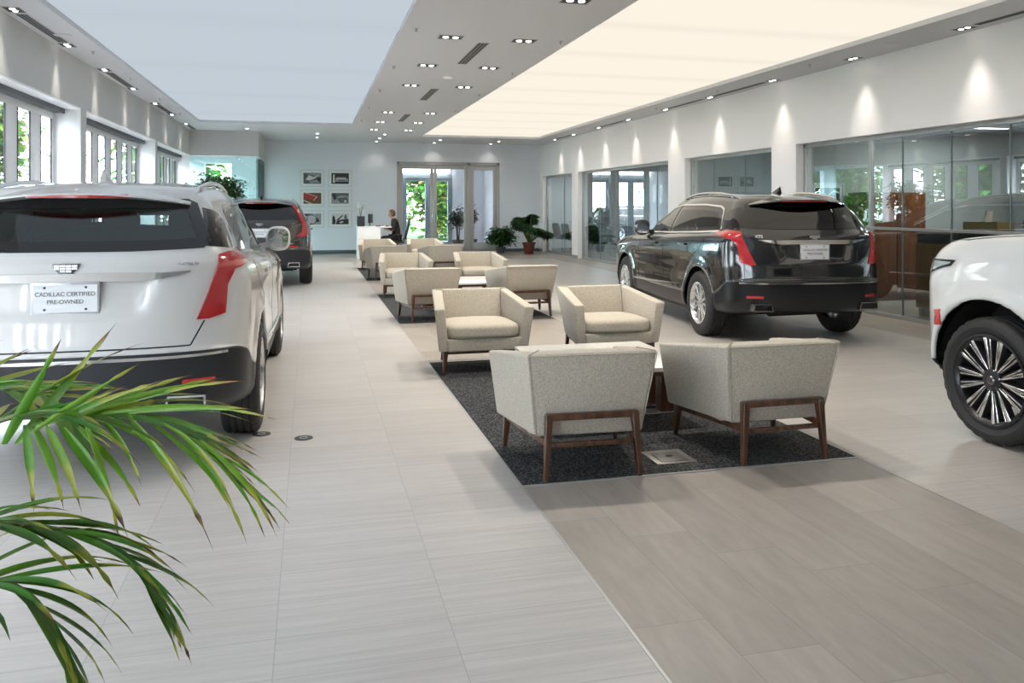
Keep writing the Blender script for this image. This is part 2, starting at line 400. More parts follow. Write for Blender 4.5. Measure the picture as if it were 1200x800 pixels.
# vestibule
b = MB(); b.box(2.3, 2.5, 26.25, 29.2, 0, 3.3); b.box(6.2, 6.4, 26.25, 29.2, 0, 3.3); b.box(5.0, 6.2, 29.0, 29.2, 0, 3.3)
struct(b.build('wall_vestibule', M_WALLB))
b = MB(); b.box(2.3, 6.4, 26.25, 29.2, 3.1, 3.3); struct(b.build('ceiling_vestibule', M_WHITE))
b = MB(); b.add([(2.3, 26.2, .0), (6.4, 26.2, .0), (6.4, 29.2, .0), (2.3, 29.2, .0)], [(0, 1, 2, 3)]); struct(b.build('floor_vestibule', T_GREY, fixn=False))
b = MB(); b.box(2.55, 4.9, 28.86, 28.98, 2.70, 2.82); tag(b.build('linear_ceiling_light', M_STRIP), 'white strip light over the outer doors, seen through the entrance glass', 'ceiling light')
b = MB(); b.box(2.5, 5.0, 29.0, 29.12, 2.5, 2.62); b.box(2.5, 5.0, 29.0, 29.12, 2.62, 3.1)
for x in (2.5, 3.2, 4.1, 4.92): b.box(x, x + .1, 29, 29.12, 0, 2.5)
o = struct(b.build('door_3', pm('outer_frame', (.30, .36, .40), .4, .4)))
for x0, x1 in ((2.6, 3.2), (3.3, 4.1), (4.2, 4.92)):
    q = MB(); leaf(q, x0, x1, 29.03, .01, 2.5, .07, .1, .2); d = struct(q.build('door_leaf', MATS['outer_frame'], o))
    g = MB(); g.box(x0 + .07, x1 - .07, 29.05, 29.058, .2, 2.4); struct(g.build('glass_pane', M_GLASS, d))

# ---- right wall glazing
wn_i = 7
names = ['far right office', 'middle office', 'near office', 'reception']
for i, (y0, y1) in enumerate(OPR):
    b = MB(); x = XR + .13
    b.box(x, x + .06, y0, y0 + .05, 0, 2.48); b.box(x, x + .06, y1 - .05, y1, 0, 2.48); b.box(x, x + .06, y0, y1, 2.42, 2.48); b.box(x, x + .06, y0, y1, 0, .05)
    o = struct(b.build('window_%d' % wn_i, M_ALU, bevel=.003)); wn_i += 1
    g = MB(); g.box(x + .025, x + .035, y0 + .04, y1 - .04, .04, 2.43); struct(g.build('glass_pane', M_GLASSR, o))
    mu = MB()
    if i == 0: js = [23.75]
    elif i == 1: js = [19.33, 20.6, 16.9]
    elif i == 2: js = [14.27, 13.1]
    else: js = [9.75, 9.12, 8.28, 7.42, 5.6]
    for j in js: mu.box(x + .018, x + .042, j - .006, j + .006, .05, 2.42)
    struct(mu.build('glass_joint', pm('joint', (.20, .24, .24), .3, .3), o))
    if i == 3:
        r = MB(); r.box(x - .02, x + .015, y0, 9.9, 1.18, 1.215); r.box(x, x + .05, 9.70, 9.76, .05, 2.42); struct(r.build('glazing_rail', M_ALU, o))
    if i < 2:
        r = MB(); r.box(x + .01, x + .024, y0, y1, 1.02, 1.035); struct(r.build('glazing_rail', M_GLASST, o))
# office shell
M_OFF = pm('office_wall', (.40, .41, .41), .75)
b = MB(); b.box(XR + .28, 12.2, YB, YF, 2.75, 2.9); struct(b.build('ceiling_offices', pm('office_ceiling', (.26, .29, .31), .7)))
b = MB(); b.box(12.0, 12.2, YB, 11.6, 0, 2.75); b.box(12.0, 12.2, 22.3, YF + .2, 0, 2.75)
for y in (11.6, 14.4, 17.2, 20): b.box(12.0, 12.2, y, y + .5, 0, 2.75)
b.box(12.0, 12.2, 11.6, 22.3, 2.5, 2.75)
struct(b.build('wall_offices', M_OFF))
b = MB(); b.box(12.08, 12.09, 11.6, 22.3, 0, 2.5); struct(b.build('window_11', M_GLASS))
b = MB()
for y in (11.5, 15.5, 22.25): b.box(XR + .28, 12, y, y + .12, 0, 2.75)
b.box(XR + .28, 12, 3.0, 3.12, 0, 2.75)
struct(b.build('wall_partition', M_OFF))
b = MB(); b.box(9.6, 9.7, 15.62, 19.2, 0, 2.75); b.box(9.4, 9.5, 12.0, 15.5, 0, 2.75); struct(b.build('wall_office_back', pm('office_panel', (.50, .485, .46), .7)))
# exterior ground
b = MB(); b.add([(-60, -30, -.12), (70, -30, -.12), (70, 90, -.12), (-60, 90, -.12)], [(0, 1, 2, 3)]); struct(b.build('ground_pavement', pm('asphalt', (.14, .14, .14), .9, var=.15, vscale=3), fixn=False))
b = MB(); b.box(-40, 40, 38, 80, -.12, -.03); b.box(-40, -12, -20, 38, -.12, -.03)
o = struct(b.build('ground_lawn', pm('grass', (.04, .11, .02), .95, var=.3, vscale=8)))

# carpets, floor box, drains
def carpet_mat():
    m, n, l = nt('carpet_dark'); p = n['Principled BSDF']; p.inputs['Roughness'].default_value = .95; p.inputs['Specular IOR Level'].default_value = .1
    tc = n.new('ShaderNodeTexCoord'); z = n.new('ShaderNodeTexNoise'); z.inputs['Scale'].default_value = 95; z.inputs['Detail'].default_value = 3; l.new(tc.outputs['Object'], z.inputs['Vector'])
    cr = n.new('ShaderNodeValToRGB'); l.new(z.outputs[0], cr.inputs[0])
    e = cr.color_ramp.elements; e[0].position = .42; e[0].color = (.014, .015, .018, 1); e[1].position = .66; e[1].color = (.12, .12, .12, 1)
    l.new(cr.outputs[0], p.inputs['Base Color'])
    bp = n.new('ShaderNodeBump'); bp.inputs['Strength'].default_value = .7; bp.inputs['Distance'].default_value = .006; l.new(z.outputs[0], bp.inputs['Height']); l.new(bp.outputs[0], p.inputs['Normal'])
    return m
M_CARPET = carpet_mat()
GR = [(4.18, 7.68), (10.29, 13.80), (16.38, 19.9)]
for i, (y0, y1) in enumerate(GR):
    b = MB(); b.box(1.108, 3.162, y0, y1, 0.0, .006)
    o = b.build('carpet', M_CARPET); tag(o, ['dark charcoal speckled carpet under the nearest group of armchairs', 'dark charcoal speckled carpet under the middle group of armchairs', 'dark charcoal speckled carpet under the farthest group of armchairs'][i], 'carpet', 'carpets under the armchairs')
    b = MB(); b.box(1.1, 3.17, y0 - .012, y0, 0, .007); b.build('edging', M_ALU, o); b = MB(); b.box(1.1, 3.17, y1, y1 + .012, 0, .007); b.build('edging', M_ALU, o)
t = thing('floor_box', 'square metal floor outlet box set in the nearest carpet', 'floor box', (2.07, 4.44, .006), 0)
b = MB(); b.box(-.125, .125, -.125, .125, 0, .006); b.build('frame', pm('box_metal', (.28, .27, .25), .4, .7), t, bevel=.002)
b = MB(); b.box(-.085, .085, -.095, .075, .0055, .010); b.build('lid', pm('box_lid', (.16, .16, .15), .45, .6), t, bevel=.002)
b = MB(); b.box(-.02, .02, -.02, .0, .010, .013); b.build('latch', M_CHROME, t)
for k, (x, y, lab) in enumerate(((-.04, 5.4, 'round dark floor cap in the open tile aisle'), (-.31, 5.56, 'round dark floor cap beside the white car rear tyre'))):
    t = thing('floor_outlet', lab, 'floor outlet', (x, y, 0), 0)
    b = MB(); b.lathe([(.0, .004), (.05, .004), (.058, .003), (.06, 0)], 28); b.build('cover', pm('cap_dark', (.07, .07, .07), .5, .4), t, smooth=True)
    b = MB(); b.lathe([(.018, .004), (.019, .0055), (.024, .0055), (.025, .004)], 20); b.build('ring', M_ALU, t, smooth=True)

# ------------------------------------------------------------------ ceiling fittings
def spot(parent, loc, power, ang, blend=.6, size=.04, col=(1, .93, .82), tilt=(0, 0, 0)):
    d = bpy.data.lights.new('lamp_light', 'SPOT'); d.energy = power; d.spot_size = R(ang); d.spot_blend = blend; d.shadow_soft_size = size; d.color = col
    o = bpy.data.objects.new('lamp_light', d); COL.objects.link(o); o.parent = parent; o.location = loc; o.rotation_euler = tilt; return o
def downlight(label, x, y, twin=True, rz=0, power=E_DOWN, ang=110, group='recessed downlights', small=False, blend=.6, tilt=(0, 0, 0), size=.04):
    t = thing('recessed_downlight', label, 'downlight', (x, y, H), rz, group)
    w = .07 if small else .11
    l_ = w if small or not twin else .15
    b = MB(); b.box(-l_, l_, -w, -w + .012, -.004, .002); b.box(-l_, l_, w - .012, w, -.004, .002); b.box(-l_, -l_ + .012, -w, w, -.004, .002); b.box(l_ - .012, l_, -w, w, -.004, .002)
    b.build('trim_ring', M_WHITE if small else pm('fitting_grey', (.35, .36, .36), .4), t)
    b = MB(); b.box(-l_ + .012, l_ - .012, -w + .012, w - .012, -.002, .001); b.build('recess', M_DARK, t)
    for sx in ((-.06, .06) if (twin and not small) else (0,)):
        b = MB(); b.lathe([(0, -.012), (.022, -.012), (.034, -.007), (.036, -.002)], 16, (sx, 0, 0)); lo = b.build('lamp', M_LIGHT, t, smooth=True)
    spot(t, (0, 0, -.03), power, ang, blend, size, tilt=tilt)
    return t
ordn = ['nearest', 'second', 'third', 'fourth', 'fifth', 'sixth', 'seventh', 'eighth', 'ninth', 'tenth', 'eleventh', 'twelfth']
for side, xx in (('left', 1.64), ('right', 2.55)):
    for k, yy in enumerate((5.6, 7.6, 9.6, 11.6, 13.57, 17.6, 19.65, 21.64)):
        downlight('square twin-lamp recessed downlight, %s in the %s row of the grey ceiling band' % (ordn[k], side), xx, yy)
for k, (xx, yy) in enumerate(((2.05, 23.05), (2.02, 24.42), (2.02, 25.6), (3.88, 24.6), (3.86, 25.7), (5.75, 24.7), (5.71, 25.7), (.2, 23.2), (.2, 24.6), (-1.6, 22.2))):
    downlight('small square downlight in the strip of ceiling before the far wall, %s from the left' % ordn[[3, 4, 5, 6, 7, 8, 9, 1, 2, 0][k]], xx, yy, small=True, power=5, group='small downlights by the far wall')
def slot(label, x, y0, y1, w=.13, n=3):
    t = thing('air_diffuser', label, 'air vent', (x, (y0 + y1) / 2, H), 0, 'slot diffusers in the ceiling'); h = (y1 - y0) / 2
    b = MB(); b.box(-w / 2 - .01, w / 2 + .01, -h - .01, h + .01, -.003, .002); b.build('frame', pm('vent_grey', (.42, .43, .43), .5), t)
    b = MB(); s = w / n
    for k in range(n): b.box(-w / 2 + k * s + s * .08, -w / 2 + k * s + s * .78, -h, h, -.006, .0)
    b.build('slots', M_DARK, t)
for k, (y0, y1) in enumerate(((2.6, 4.1), (6.1, 7.6), (9.85, 11.35), (13.9, 15.4), (17.9, 19.4))):
    slot('triple-slot air diffuser along the grey ceiling band, %s from the front' % ordn[k].replace('nearest', 'first'), 2.1, y0, y1)
for k, (y0, y1) in enumerate(((5.55, 7.2), (9.55, 11.05), (13.4, 14.95), (17.45, 19.0), (21.5, 22.7))):
    slot('slot air diffuser in the narrow ceiling strip along the left wall, %s from the front' % ordn[k].replace('nearest', 'first'), XL + .14, y0, y1, .11)
for k, (y0, y1) in enumerate(((5.9, 7.5), (11.85, 13.55), (14.0, 15.5), (18.0, 19.55), (22.0, 23.4))):
    slot('slot air diffuser in the narrow ceiling strip along the right wall, %s from the front' % ordn[k].replace('nearest', 'first'), XR - .22, y0, y1, .09, 2)
def washer(label, x, y, group):
    t = downlight(label, x, y, twin=True, rz=PI / 2, power=E_WASH * (.55 if x < 0 else .8), ang=60, group=group, blend=1.0, size=.10, tilt=(R(2) if x < 0 else R(-3), 0, 0)); t.scale = (.8, .8, .8); return t
for k, yy in enumerate((5.4, 7.4, 9.35, 11.25, 13.15, 15.15, 17.2, 19.2, 21.3)):
    t = washer('twin-lamp wall washer above the left wall windows, %s from the front' % ordn[k].replace('nearest', 'first'), XL + .13, yy, 'wall washers by the left wall')
for k, yy in enumerate((5.7, 7.7, 9.65, 11.65, 13.75, 15.7, 17.75, 19.75, 21.8, 23.6)):
    t = washer('twin-lamp wall washer above the right wall, %s from the front' % ordn[k].replace('nearest', 'first'), XR - .20, yy, 'wall washers by the right wall')
for k, (xx, yy, side) in enumerate([(1.18, y, 'left edge of the grey band') for y in (9.23, 11.78, 14.22, 16.78, 19.31)] + [(2.99, y, 'right edge of the grey band') for y in (9.5, 11.95, 14.39, 16.93)]
        + [(-2.76, y, 'left wall strip') for y in (11.61, 13.92, 16.4, 18.9)] + [(6.95, y, 'right wall strip') for y in (10.2, 12.9, 15.5)]):
    kk = [0, 1, 2, 3, 4, 0, 1, 2, 3, 0, 1, 2, 3, 0, 1, 2][k]
    t = thing('sprinkler_head', 'small ceiling sprinkler on the %s, %s from the front' % (side, ordn[kk].replace('nearest', 'first')), 'sprinkler', (xx, yy, H), 0, 'ceiling sprinklers')
    b = MB(); b.lathe([(.03, 0), (.028, -.006), (.01, -.008), (.008, -.03), (.02, -.034), (.02, -.038), (0, -.038)], 12); b.build('body', M_ALU, t, smooth=True)
for xx, yy, lab in ((2.1, 12.55, 'round smoke detector in the middle of the grey ceiling band'), (2.9, 11.7, ''), (-2.85, 10.6, 'round ceiling speaker in the left ceiling strip'), (7.09, 8.66, 'round ceiling speaker in the right ceiling strip')):
    if not lab: continue
    t = thing('smoke_detector' if 'smoke' in lab else 'ceiling_speaker', lab, 'detector' if 'smoke' in lab else 'speaker', (xx, yy, H), 0)
    b = MB(); b.lathe([(.09, 0), (.088, -.015), (.06, -.028), (0, -.03)] if 'smoke' in lab else [(.1, 0), (.1, -.006), (.085, -.008), (0, -.006)], 24); b.build('housing', M_WHITE if 'smoke' in lab else M_CEIL, t, smooth=True)

# ------------------------------------------------------------------ cars
def pchip(xs, ys, xq):
    xs = np.asarray(xs, float); ys = np.asarray(ys, float); xq = np.clip(np.asarray(xq, float), xs[0], xs[-1])
    h = np.diff(xs); shp = (len(h),) + (1,) * (ys.ndim - 1); hh = h.reshape(shp)
    d = np.diff(ys, axis=0) / hh; m = np.zeros_like(ys)
    if len(xs) > 2:
        w1 = 2 * hh[1:] + hh[:-1]; w2 = hh[1:] + 2 * hh[:-1]
        same = d[:-1] * d[1:] > 0
        with np.errstate(divide='ignore', invalid='ignore'):
            v = (w1 + w2) / (w1 / np.where(same, d[:-1], 1) + w2 / np.where(same, d[1:], 1))
        m[1:-1] = np.where(same, v, 0)
    m[0] = d[0]; m[-1] = d[-1]
    i = np.clip(np.searchsorted(xs, xq) - 1, 0, len(h) - 1); t = (xq - xs[i]) / h[i]
    t = t.reshape((-1,) + (1,) * (ys.ndim - 1)); H_ = h[i].reshape(t.shape)
    return (2 * t**3 - 3 * t**2 + 1) * ys[i] + (t**3 - 2 * t**2 + t) * H_ * m[i] + (-2 * t**3 + 3 * t**2) * ys[i + 1] + (t**3 - t**2) * H_ * m[i + 1]

def ring(L, NR=34, NS=120, NF=34):
    """half plan outline of one level, rear centre to front centre, as (x, y, z)"""
    w, yr, yf, er, ef, nr, nf = L['w'], L['yr'], L['yf'], L.get('er', .42), L.get('ef', .55), L.get('nr', 2.8), L.get('nf', 2.6)
    wr = w * L.get('kr', .985); wf = w * L.get('kf', .965)
    pts = []
    for k in range(NR):
        t = (k / NR) * PI / 2
        x = math.sin(t)**(2 / nr) * wr if k else 0.0; c = math.cos(t)**(2 / nr); pts.append((x, yr + er * (1 - c)))
    for k in range(NS + 1):
        u = k / NS; y = yr + er + (yf - ef - yr - er) * u
        # barrelled side
        s = wr + (wf - wr) * u + (w - (wr + wf) / 2) * (1 - (2 * u - 1)**2)
        pts.append((s, y))
    for k in range(1, NF + 1):
        t = (1 - k / NF) * PI / 2
        x = math.sin(t)**(2 / nf) * wf if k < NF else 0.0; c = math.cos(t)**(2 / nf); pts.append((x, yf - ef * (1 - c)))
    P = np.array(pts); zk = L['z']
    z = pchip([a for a, _ in zk], [b for _, b in zk], P[:, 1]) if len(zk) > 1 else np.full(len(P), zk[0][1])
    return np.column_stack([P[:, 0], P[:, 1], z])

class Body:
    def __init__(s, levels, subs, recess=None, arches=(), crease=None):
        A = np.array([ring(L) for L in levels]); n = len(levels); s.split = None
        q = []
        for i in range(n - 1): q += [i + k / subs[i] for k in range(subs[i])]
        q.append(n - 1); q = np.array(q)
        G = pchip(np.arange(n), A, q)          # levels x ring x 3
        s.q = q; s.G = G
        if recess is not None: recess(G)
        s.nl, s.ns = G.shape[:2]
    def polys(s):
        """whole body, both halves; returns vertex list, quads with (level, ring) tags"""
        nl, ns = s.nl, s.ns; V = []; idx = {}
        for i in range(nl):
            for j in range(ns): V.append(tuple(s.G[i, j])); idx[(i, j, 0)] = i * ns + j
        o = len(V)
        for i in range(nl):
            for j in range(ns):
                if j in (0, ns - 1): idx[(i, j, 1)] = idx[(i, j, 0)]
                else: V.append((-s.G[i, j][0], s.G[i, j][1], s.G[i, j][2])); idx[(i, j, 1)] = len(V) - 1
        F = []; T = []
        for i in range(nl - 1):
            for j in range(ns - 1):
                F.append((idx[(i, j, 0)], idx[(i, j + 1, 0)], idx[(i + 1, j + 1, 0)], idx[(i + 1, j, 0)])); T.append((i, j, 0))
                F.append((idx[(i + 1, j, 1)], idx[(i + 1, j + 1, 1)], idx[(i, j + 1, 1)], idx[(i, j, 1)])); T.append((i, j, 1))
        return V, F, T

def inpoly(p, poly):
    x, y = p; c = False; n = len(poly)
    for i in range(n):
        x1, y1 = poly[i]; x2, y2 = poly[(i + 1) % n]
        if (y1 > y) != (y2 > y) and x < (x2 - x1) * (y - y1) / (y2 - y1) + x1: c = not c
    return c
def grow(poly, d):
    """offset a 2D polygon outwards by d (d < 0 shrinks)"""
    n = len(poly); ar = sum(poly[i][0] * poly[(i + 1) % n][1] - poly[(i + 1) % n][0] * poly[i][1] for i in range(n)); sg = 1 if ar > 0 else -1
    out = []
    for i in range(n):
        a, b, c = Vector(poly[i - 1]), Vector(poly[i]), Vector(poly[(i + 1) % n])
        e1 = (b - a).normalized(); e2 = (c - b).normalized(); n1 = Vector((e1.y, -e1.x)) * sg; n2 = Vector((e2.y, -e2.x)) * sg
        m = (n1 + n2); k = d / max(.35, (1 + n1.dot(n2)) ** 1.0 ) * 1.0
        q = b + m * k; out.append((q.x, q.y))
    return out
def spline2(pts, n=6, closed=True):
    """round a polygon a little: Chaikin"""
    for _ in range(2):
        q = []; N = len(pts)
        for i in range(N if closed else N - 1):
            a = pts[i]; b = pts[(i + 1) % N]
            q += [(a[0] * .8 + b[0] * .2, a[1] * .8 + b[1] * .2), (a[0] * .2 + b[0] * .8, a[1] * .2 + b[1] * .8)]
        pts = q
    return pts

def patch(name, bvh, poly, d, mat, parent, off=.004, thick=.006, grid=.05, frame=None, frame_mat=None, mirror=False, u=None, extra=None, far=6.0, smooth=True):
    """a thin solid sheet cut to a polygon and laid on the body.  poly: 2D in the plane across direction d
    (d = 'side+' , 'side-' : (y, z);  'rear', 'front': (x, z);  'top': (x, y);  or a vector with u given)"""
    if d == 'side+': D, U, W = Vector((-1, 0, 0)), Vector((0, 1, 0)), Vector((0, 0, 1))
    elif d == 'side-': D, U, W = Vector((1, 0, 0)), Vector((0, 1, 0)), Vector((0, 0, 1))
    elif d == 'rear': D, U, W = Vector((0, 1, 0)), Vector((1, 0, 0)), Vector((0, 0, 1))
    elif d == 'front': D, U, W = Vector((0, -1, 0)), Vector((1, 0, 0)), Vector((0, 0, 1))
    elif d == 'top': D, U, W = Vector((0, 0, -1)), Vector((1, 0, 0)), Vector((0, 1, 0))
    else: D = Vector(d).normalized(); U = Vector(u).normalized(); W = Vector((0, 0, 1)) if abs(D.z) < .01 else D.cross(U)
    cen = Vector((0, 1.4, .9)) if d in ('side+', 'side-', 'rear', 'front', 'top') else Vector((0, 0, 0))
    base = {'side+': Vector((far, 0, 0)), 'side-': Vector((-far, 0, 0)), 'rear': Vector((0, -far, 0)), 'front': Vector((0, far + 3, 0)), 'top': Vector((0, 0, far))}.get(d, -D * far)
    bm = bmesh.new(); vs = [bm.verts.new((p[0], p[1], 0)) for p in poly]; bm.faces.new(vs)
    xs = [p[0] for p in poly]; ys = [p[1] for p in poly]
    def cut(co, no):
        bmesh.ops.bisect_plane(bm, geom=bm.verts[:] + bm.edges[:] + bm.faces[:], plane_co=co, plane_no=no, dist=1e-6)
    x = math.ceil(min(xs) / grid) * grid
    while x < max(xs): cut((x + 1e-4, 0, 0), (1, 0, 0)); x += grid
    y = math.ceil(min(ys) / grid) * grid
    while y < max(ys): cut((0, y + 1e-4, 0), (0, 1, 0)); y += grid
    if frame:
        n = len(frame)
        for i in range(n):
            a = frame[i]; b = frame[(i + 1) % n]; e = Vector((b[0] - a[0], b[1] - a[1], 0))
            if e.length > 1e-4: cut((a[0], a[1], 0), (e.y, -e.x, 0))
    bmesh.ops.triangulate(bm, faces=[f for f in bm.faces if len(f.verts) > 4])
    if frame:
        for f in bm.faces:
            c = f.calc_center_median(); f.material_index = 0 if inpoly((c.x, c.y), frame) else 1
    miss = []
    for v in bm.verts:
        o = base + U * v.co.x + W * v.co.y
        h = bvh.ray_cast(o, D)
        if h[0] is None: miss.append(v); continue
        nrm = h[1] if h[1].dot(D) < 0 else -h[1]
        v.co = h[0] + nrm * off
    if miss: bmesh.ops.delete(bm, geom=miss, context='VERTS')
    if not bm.faces: bm.free(); return None
    bmesh.ops.recalc_face_normals(bm, faces=bm.faces[:])
    bm.normal_update()
    if sum(f.normal.dot(-D) for f in bm.faces) < 0: bmesh.ops.reverse_faces(bm, faces=bm.faces[:])
    bm.normal_update()
    # give it thickness inwards
    top = bm.faces[:]; tv = {v: v.normal.copy() for v in bm.verts}
    r = bmesh.ops.extrude_face_region(bm, geom=top)
    newv = [g for g in r['geom'] if isinstance(g, bmesh.types.BMVert)]
    # extruded region becomes the outer skin; push the old one in
    for v in tv: 
        if v.is_valid: v.co -= tv[v] * thick
    me = bpy.data.meshes.new(name); bm.to_mesh(me)
    mats = mat if isinstance(mat, (list, tuple)) else [mat] + ([frame_mat] if frame_mat else [])
    for q in mats: me.materials.append(q)
    if mirror:
        b2 = bmesh.new(); b2.from_mesh(me); bmesh.ops.scale(b2, vec=(-1, 1, 1), verts=b2.verts[:]); bmesh.ops.reverse_faces(b2, faces=b2.faces[:])
        m2 = bpy.data.meshes.new(name); b2.to_mesh(m2); b2.free()
        for q in mats: m2.materials.append(q)
        finish(name, m2, parent, smooth=45)
    bm.free()
    return finish(name, me, parent, smooth=45)

def ribbon(pts, w):
    """2D band of width w (number or list) about a polyline"""
    n = len(pts); L = []; Rr = []
    for i, p in enumerate(pts):
        a = Vector(pts[max(i - 1, 0)]); b = Vector(pts[min(i + 1, n - 1)]); d = (b - a).normalized(); nn = Vector((-d.y, d.x)); ww = (w[i] if isinstance(w, (list, tuple)) else w) / 2
        L.append((p[0] + nn.x * ww, p[1] + nn.y * ww)); Rr.append((p[0] - nn.x * ww, p[1] - nn.y * ww))
    return L + Rr[::-1]

def lettering(name, bvh, s, size, cx, cz, mat, parent, d='rear'):
    cu = bpy.data.curves.new(name, 'FONT'); cu.body = s; cu.size = size; cu.extrude = .002; cu.align_x = 'CENTER'; cu.align_y = 'CENTER'; cu.offset = size * .02
    t = bpy.data.objects.new(name, cu); COL.objects.link(t); dg = bpy.context.evaluated_depsgraph_get(); me = bpy.data.meshes.new_from_object(t.evaluated_get(dg)); bpy.data.objects.remove(t)
    for v in me.vertices:
        h = bvh.ray_cast(Vector((cx + v.co.x, -6, cz + v.co.y)), Vector((0, 1, 0)))
        y = h[0].y if h[0] is not None else 0
        v.co = Vector((cx + v.co.x, y - .004 - v.co.z, cz + v.co.y))
    me.materials.clear(); me.materials.append(mat); o = bpy.data.objects.new(name, me); COL.objects.link(o); o.parent = parent; return o

M_TYRE = pm('tyre_rubber', (.016, .016, .017), .62, bump=.2, bscale=300)
M_RIM = pm('rim_silver', (.62, .62, .62), .22, .9)
M_RIMD = pm('rim_dark', (.03, .03, .033), .3, .5)
M_GLTINT = glass('tinted_glass', (.30, .34, .34), 1.5, base=.03)
M_GLPRIV = glass('privacy_glass', (.055, .065, .07), 1.5, base=.03)
M_FRIT = pm('glass_border', (.006, .006, .008), .06, coat=.5)
M_RED = pm('lamp_red', (.42, .008, .012), .12, coat=1, bump=.25, bscale=60)
M_REDL = pm('reflector_red', (.45, .02, .02), .2, coat=.6)
M_CLEAR = pm('lamp_clear', (.45, .5, .52), .08, .3, coat=1)
M_SEAM = pm('shut_line', (.004, .004, .004), .6)
M_SEAT = pm('car_seat_dark', (.03, .034, .04), .7)
M_SEATL = pm('car_seat_light', (.42, .38, .34), .6)
M_LINER = pm('cabin_lining', (.020, .021, .023), .8)
M_PLATE = pm('plate_white', (.72, .73, .74), .35)
M_INK = pm('plate_ink', (.02, .02, .025), .5)

def wheel(parent, x, y, Rr, W, rim, side, style, z0=0):
    """wheel with its outer face towards +x (side = 1) or -x (side = -1)"""
    t = bpy.data.objects.new('wheel', None); COL.objects.link(t); t.parent = parent; t.location = (x, y, Rr); t.rotation_euler = (0, 0, 0 if side > 0 else PI)
    h = W / 2; r0 = rim
    tb = MB(); seg = 96
    prof = [(r0 - .012, -h + .025), (r0 + .012, -h + .012), (r0 + .05, -h - .004), (Rr - .05, -h), (Rr - .02, -h + .012), (Rr - .006, -h + .03)]
    gs = [-.62, -.22, .22, .62]; tread = []
    last = -h + .03
    for g in gs:
        c = g * (h - .02); tread += [(Rr - .001, c - .009), (Rr - .011, c - .006), (Rr - .011, c + .006), (Rr - .001, c + .009)]
    prof += tread + [(Rr - .006, h - .03), (Rr - .02, h - .012), (Rr - .05, h), (r0 + .05, h + .004), (r0 + .012, h - .012), (r0 - .012, h - .025)]
    tb.lathe(prof, seg, axis='x'); n = len(prof)
    for k in range(0, seg, 1):
        if k % 3 == 0:
            for i in list(range(4, 8)) + list(range(n - 9, n - 4)):
                q = Vector(tb.v[k * n + i]); rr = math.hypot(q.y, q.z); s = (rr - .007) / rr; tb.v[k * n + i] = (q.x, q.y * s, q.z * s)
    tb.build('tire', M_TYRE, t, smooth=30)
    rb = MB(); rb.lathe([(r0 - .005, -h + .02), (r0 - .03, -h + .05), (r0 - .03, h - .055), (r0 - .018, h - .03), (r0 + .006, h - .014), (r0 + .008, h - .004), (r0 - .006, h - .002), (r0 - .014, h - .016), (r0 - .03, h - .03)], 72, axis='x')
    barrel = rb.build('rim', M_RIM if style != 'pairs7' else M_RIMD, t, smooth=35)
    sp = MB(); spd = MB()
    fx = h - .018
    def spoke(mb, a0, a1, r_in, r_out, w_in, w_out, xin, xout, dep, mi=0):
        p0 = (r_in * math.cos(a0), r_in * math.sin(a0)); p1 = (r_out * math.cos(a1), r_out * math.sin(a1))
        d = Vector((p1[0] - p0[0], p1[1] - p0[1])).normalized(); nn = Vector((-d.y, d.x))
        q = []
        for (p, w, xx) in ((p0, w_in, xin), (p1, w_out, xout)):
            q += [(xx - dep, p[0] - nn.x * w * .75, p[1] - nn.y * w * .75), (xx, p[0] - nn.x * w / 2, p[1] - nn.y * w / 2), (xx, p[0] + nn.x * w / 2, p[1] + nn.y * w / 2), (xx - dep, p[0] + nn.x * w * .75, p[1] + nn.y * w * .75)]
        mb.add(q, [(0, 1, 2, 3), (7, 6, 5, 4), (0, 4, 5, 1), (1, 5, 6, 2), (2, 6, 7, 3), (3, 7, 4, 0)], mi)
    ro = r0 - .012
    if style == 'twelve':
        for k in range(6):
            a = 2 * PI * k / 6 + .2
            for s in (-1, 1): spoke(sp, a + s * .13, a + s * .24, .055, ro, .020, .026, fx - .012, fx, .03)
    elif style == 'ten':
        for k in range(10):
            a = 2 * PI * k / 10; spoke(sp, a, a, .05, ro, .026, .034, fx - .01, fx, .035)
    else:
        for k in range(7):
            a = 2 * PI * k / 7 + .12
            for s in (-1, 1):
                spoke(sp, a + s * .13, a + s * .205, .070, ro - .002, .007, .020, fx - .018, fx, .004)
                spoke(sp, a + s * .24, a + s * .33, .080, ro - .002, .004, .010, fx - .024, fx - .006, .004)
                spoke(spd, a + s * .19, a + s * .265, .07, ro, .026, .050, fx - .026, fx - .007, .035)
        # bevelled bright edges converge on the hub
    hub = MB(); hub.lathe([(.0, fx - .012), (.05, fx - .012), (.068, fx - .02), (.075, fx - .045), (.05, fx - .06)], 32, axis='x')
    sp.build('spokes', M_RIM if style != 'pairs7' else pm('rim_machined', (.75, .75, .75), .18, 1), t, bevel=.002)
    if spd.v: spd.build('spoke_pockets', M_RIMD, t, bevel=.002)
    hub.build('hub', M_RIM if style != 'pairs7' else M_RIMD, t, smooth=35)
    nb = MB(); nn_ = 5 if style != 'pairs7' else 6
    for k in range(nn_):
        a = 2 * PI * k / nn_ + .3; rr = .048 if style != 'pairs7' else .063
        nb.lathe([(0, .012), (.008, .012), (.010, 0)], 8, (fx - .02, rr * math.cos(a), rr * math.sin(a)), axis='x')
    nb.build('lug_nuts', M_CHROME, t, smooth=30)
    cp = MB(); cp.lathe([(0, fx - .004), (.024, fx - .004), (.030, fx - .010), (.031, fx - .02)], 24, axis='x'); cp.prism([(-.014, .010), (.014, .010), (.010, -.004), (0, -.010), (-.010, -.004)], 'x', fx - .004, fx - .001)
    cp.build('hub_cap', M_RIM if style == 'twelve' else pm('cap_grey', (.22, .22, .23), .25, .8), t, smooth=30)
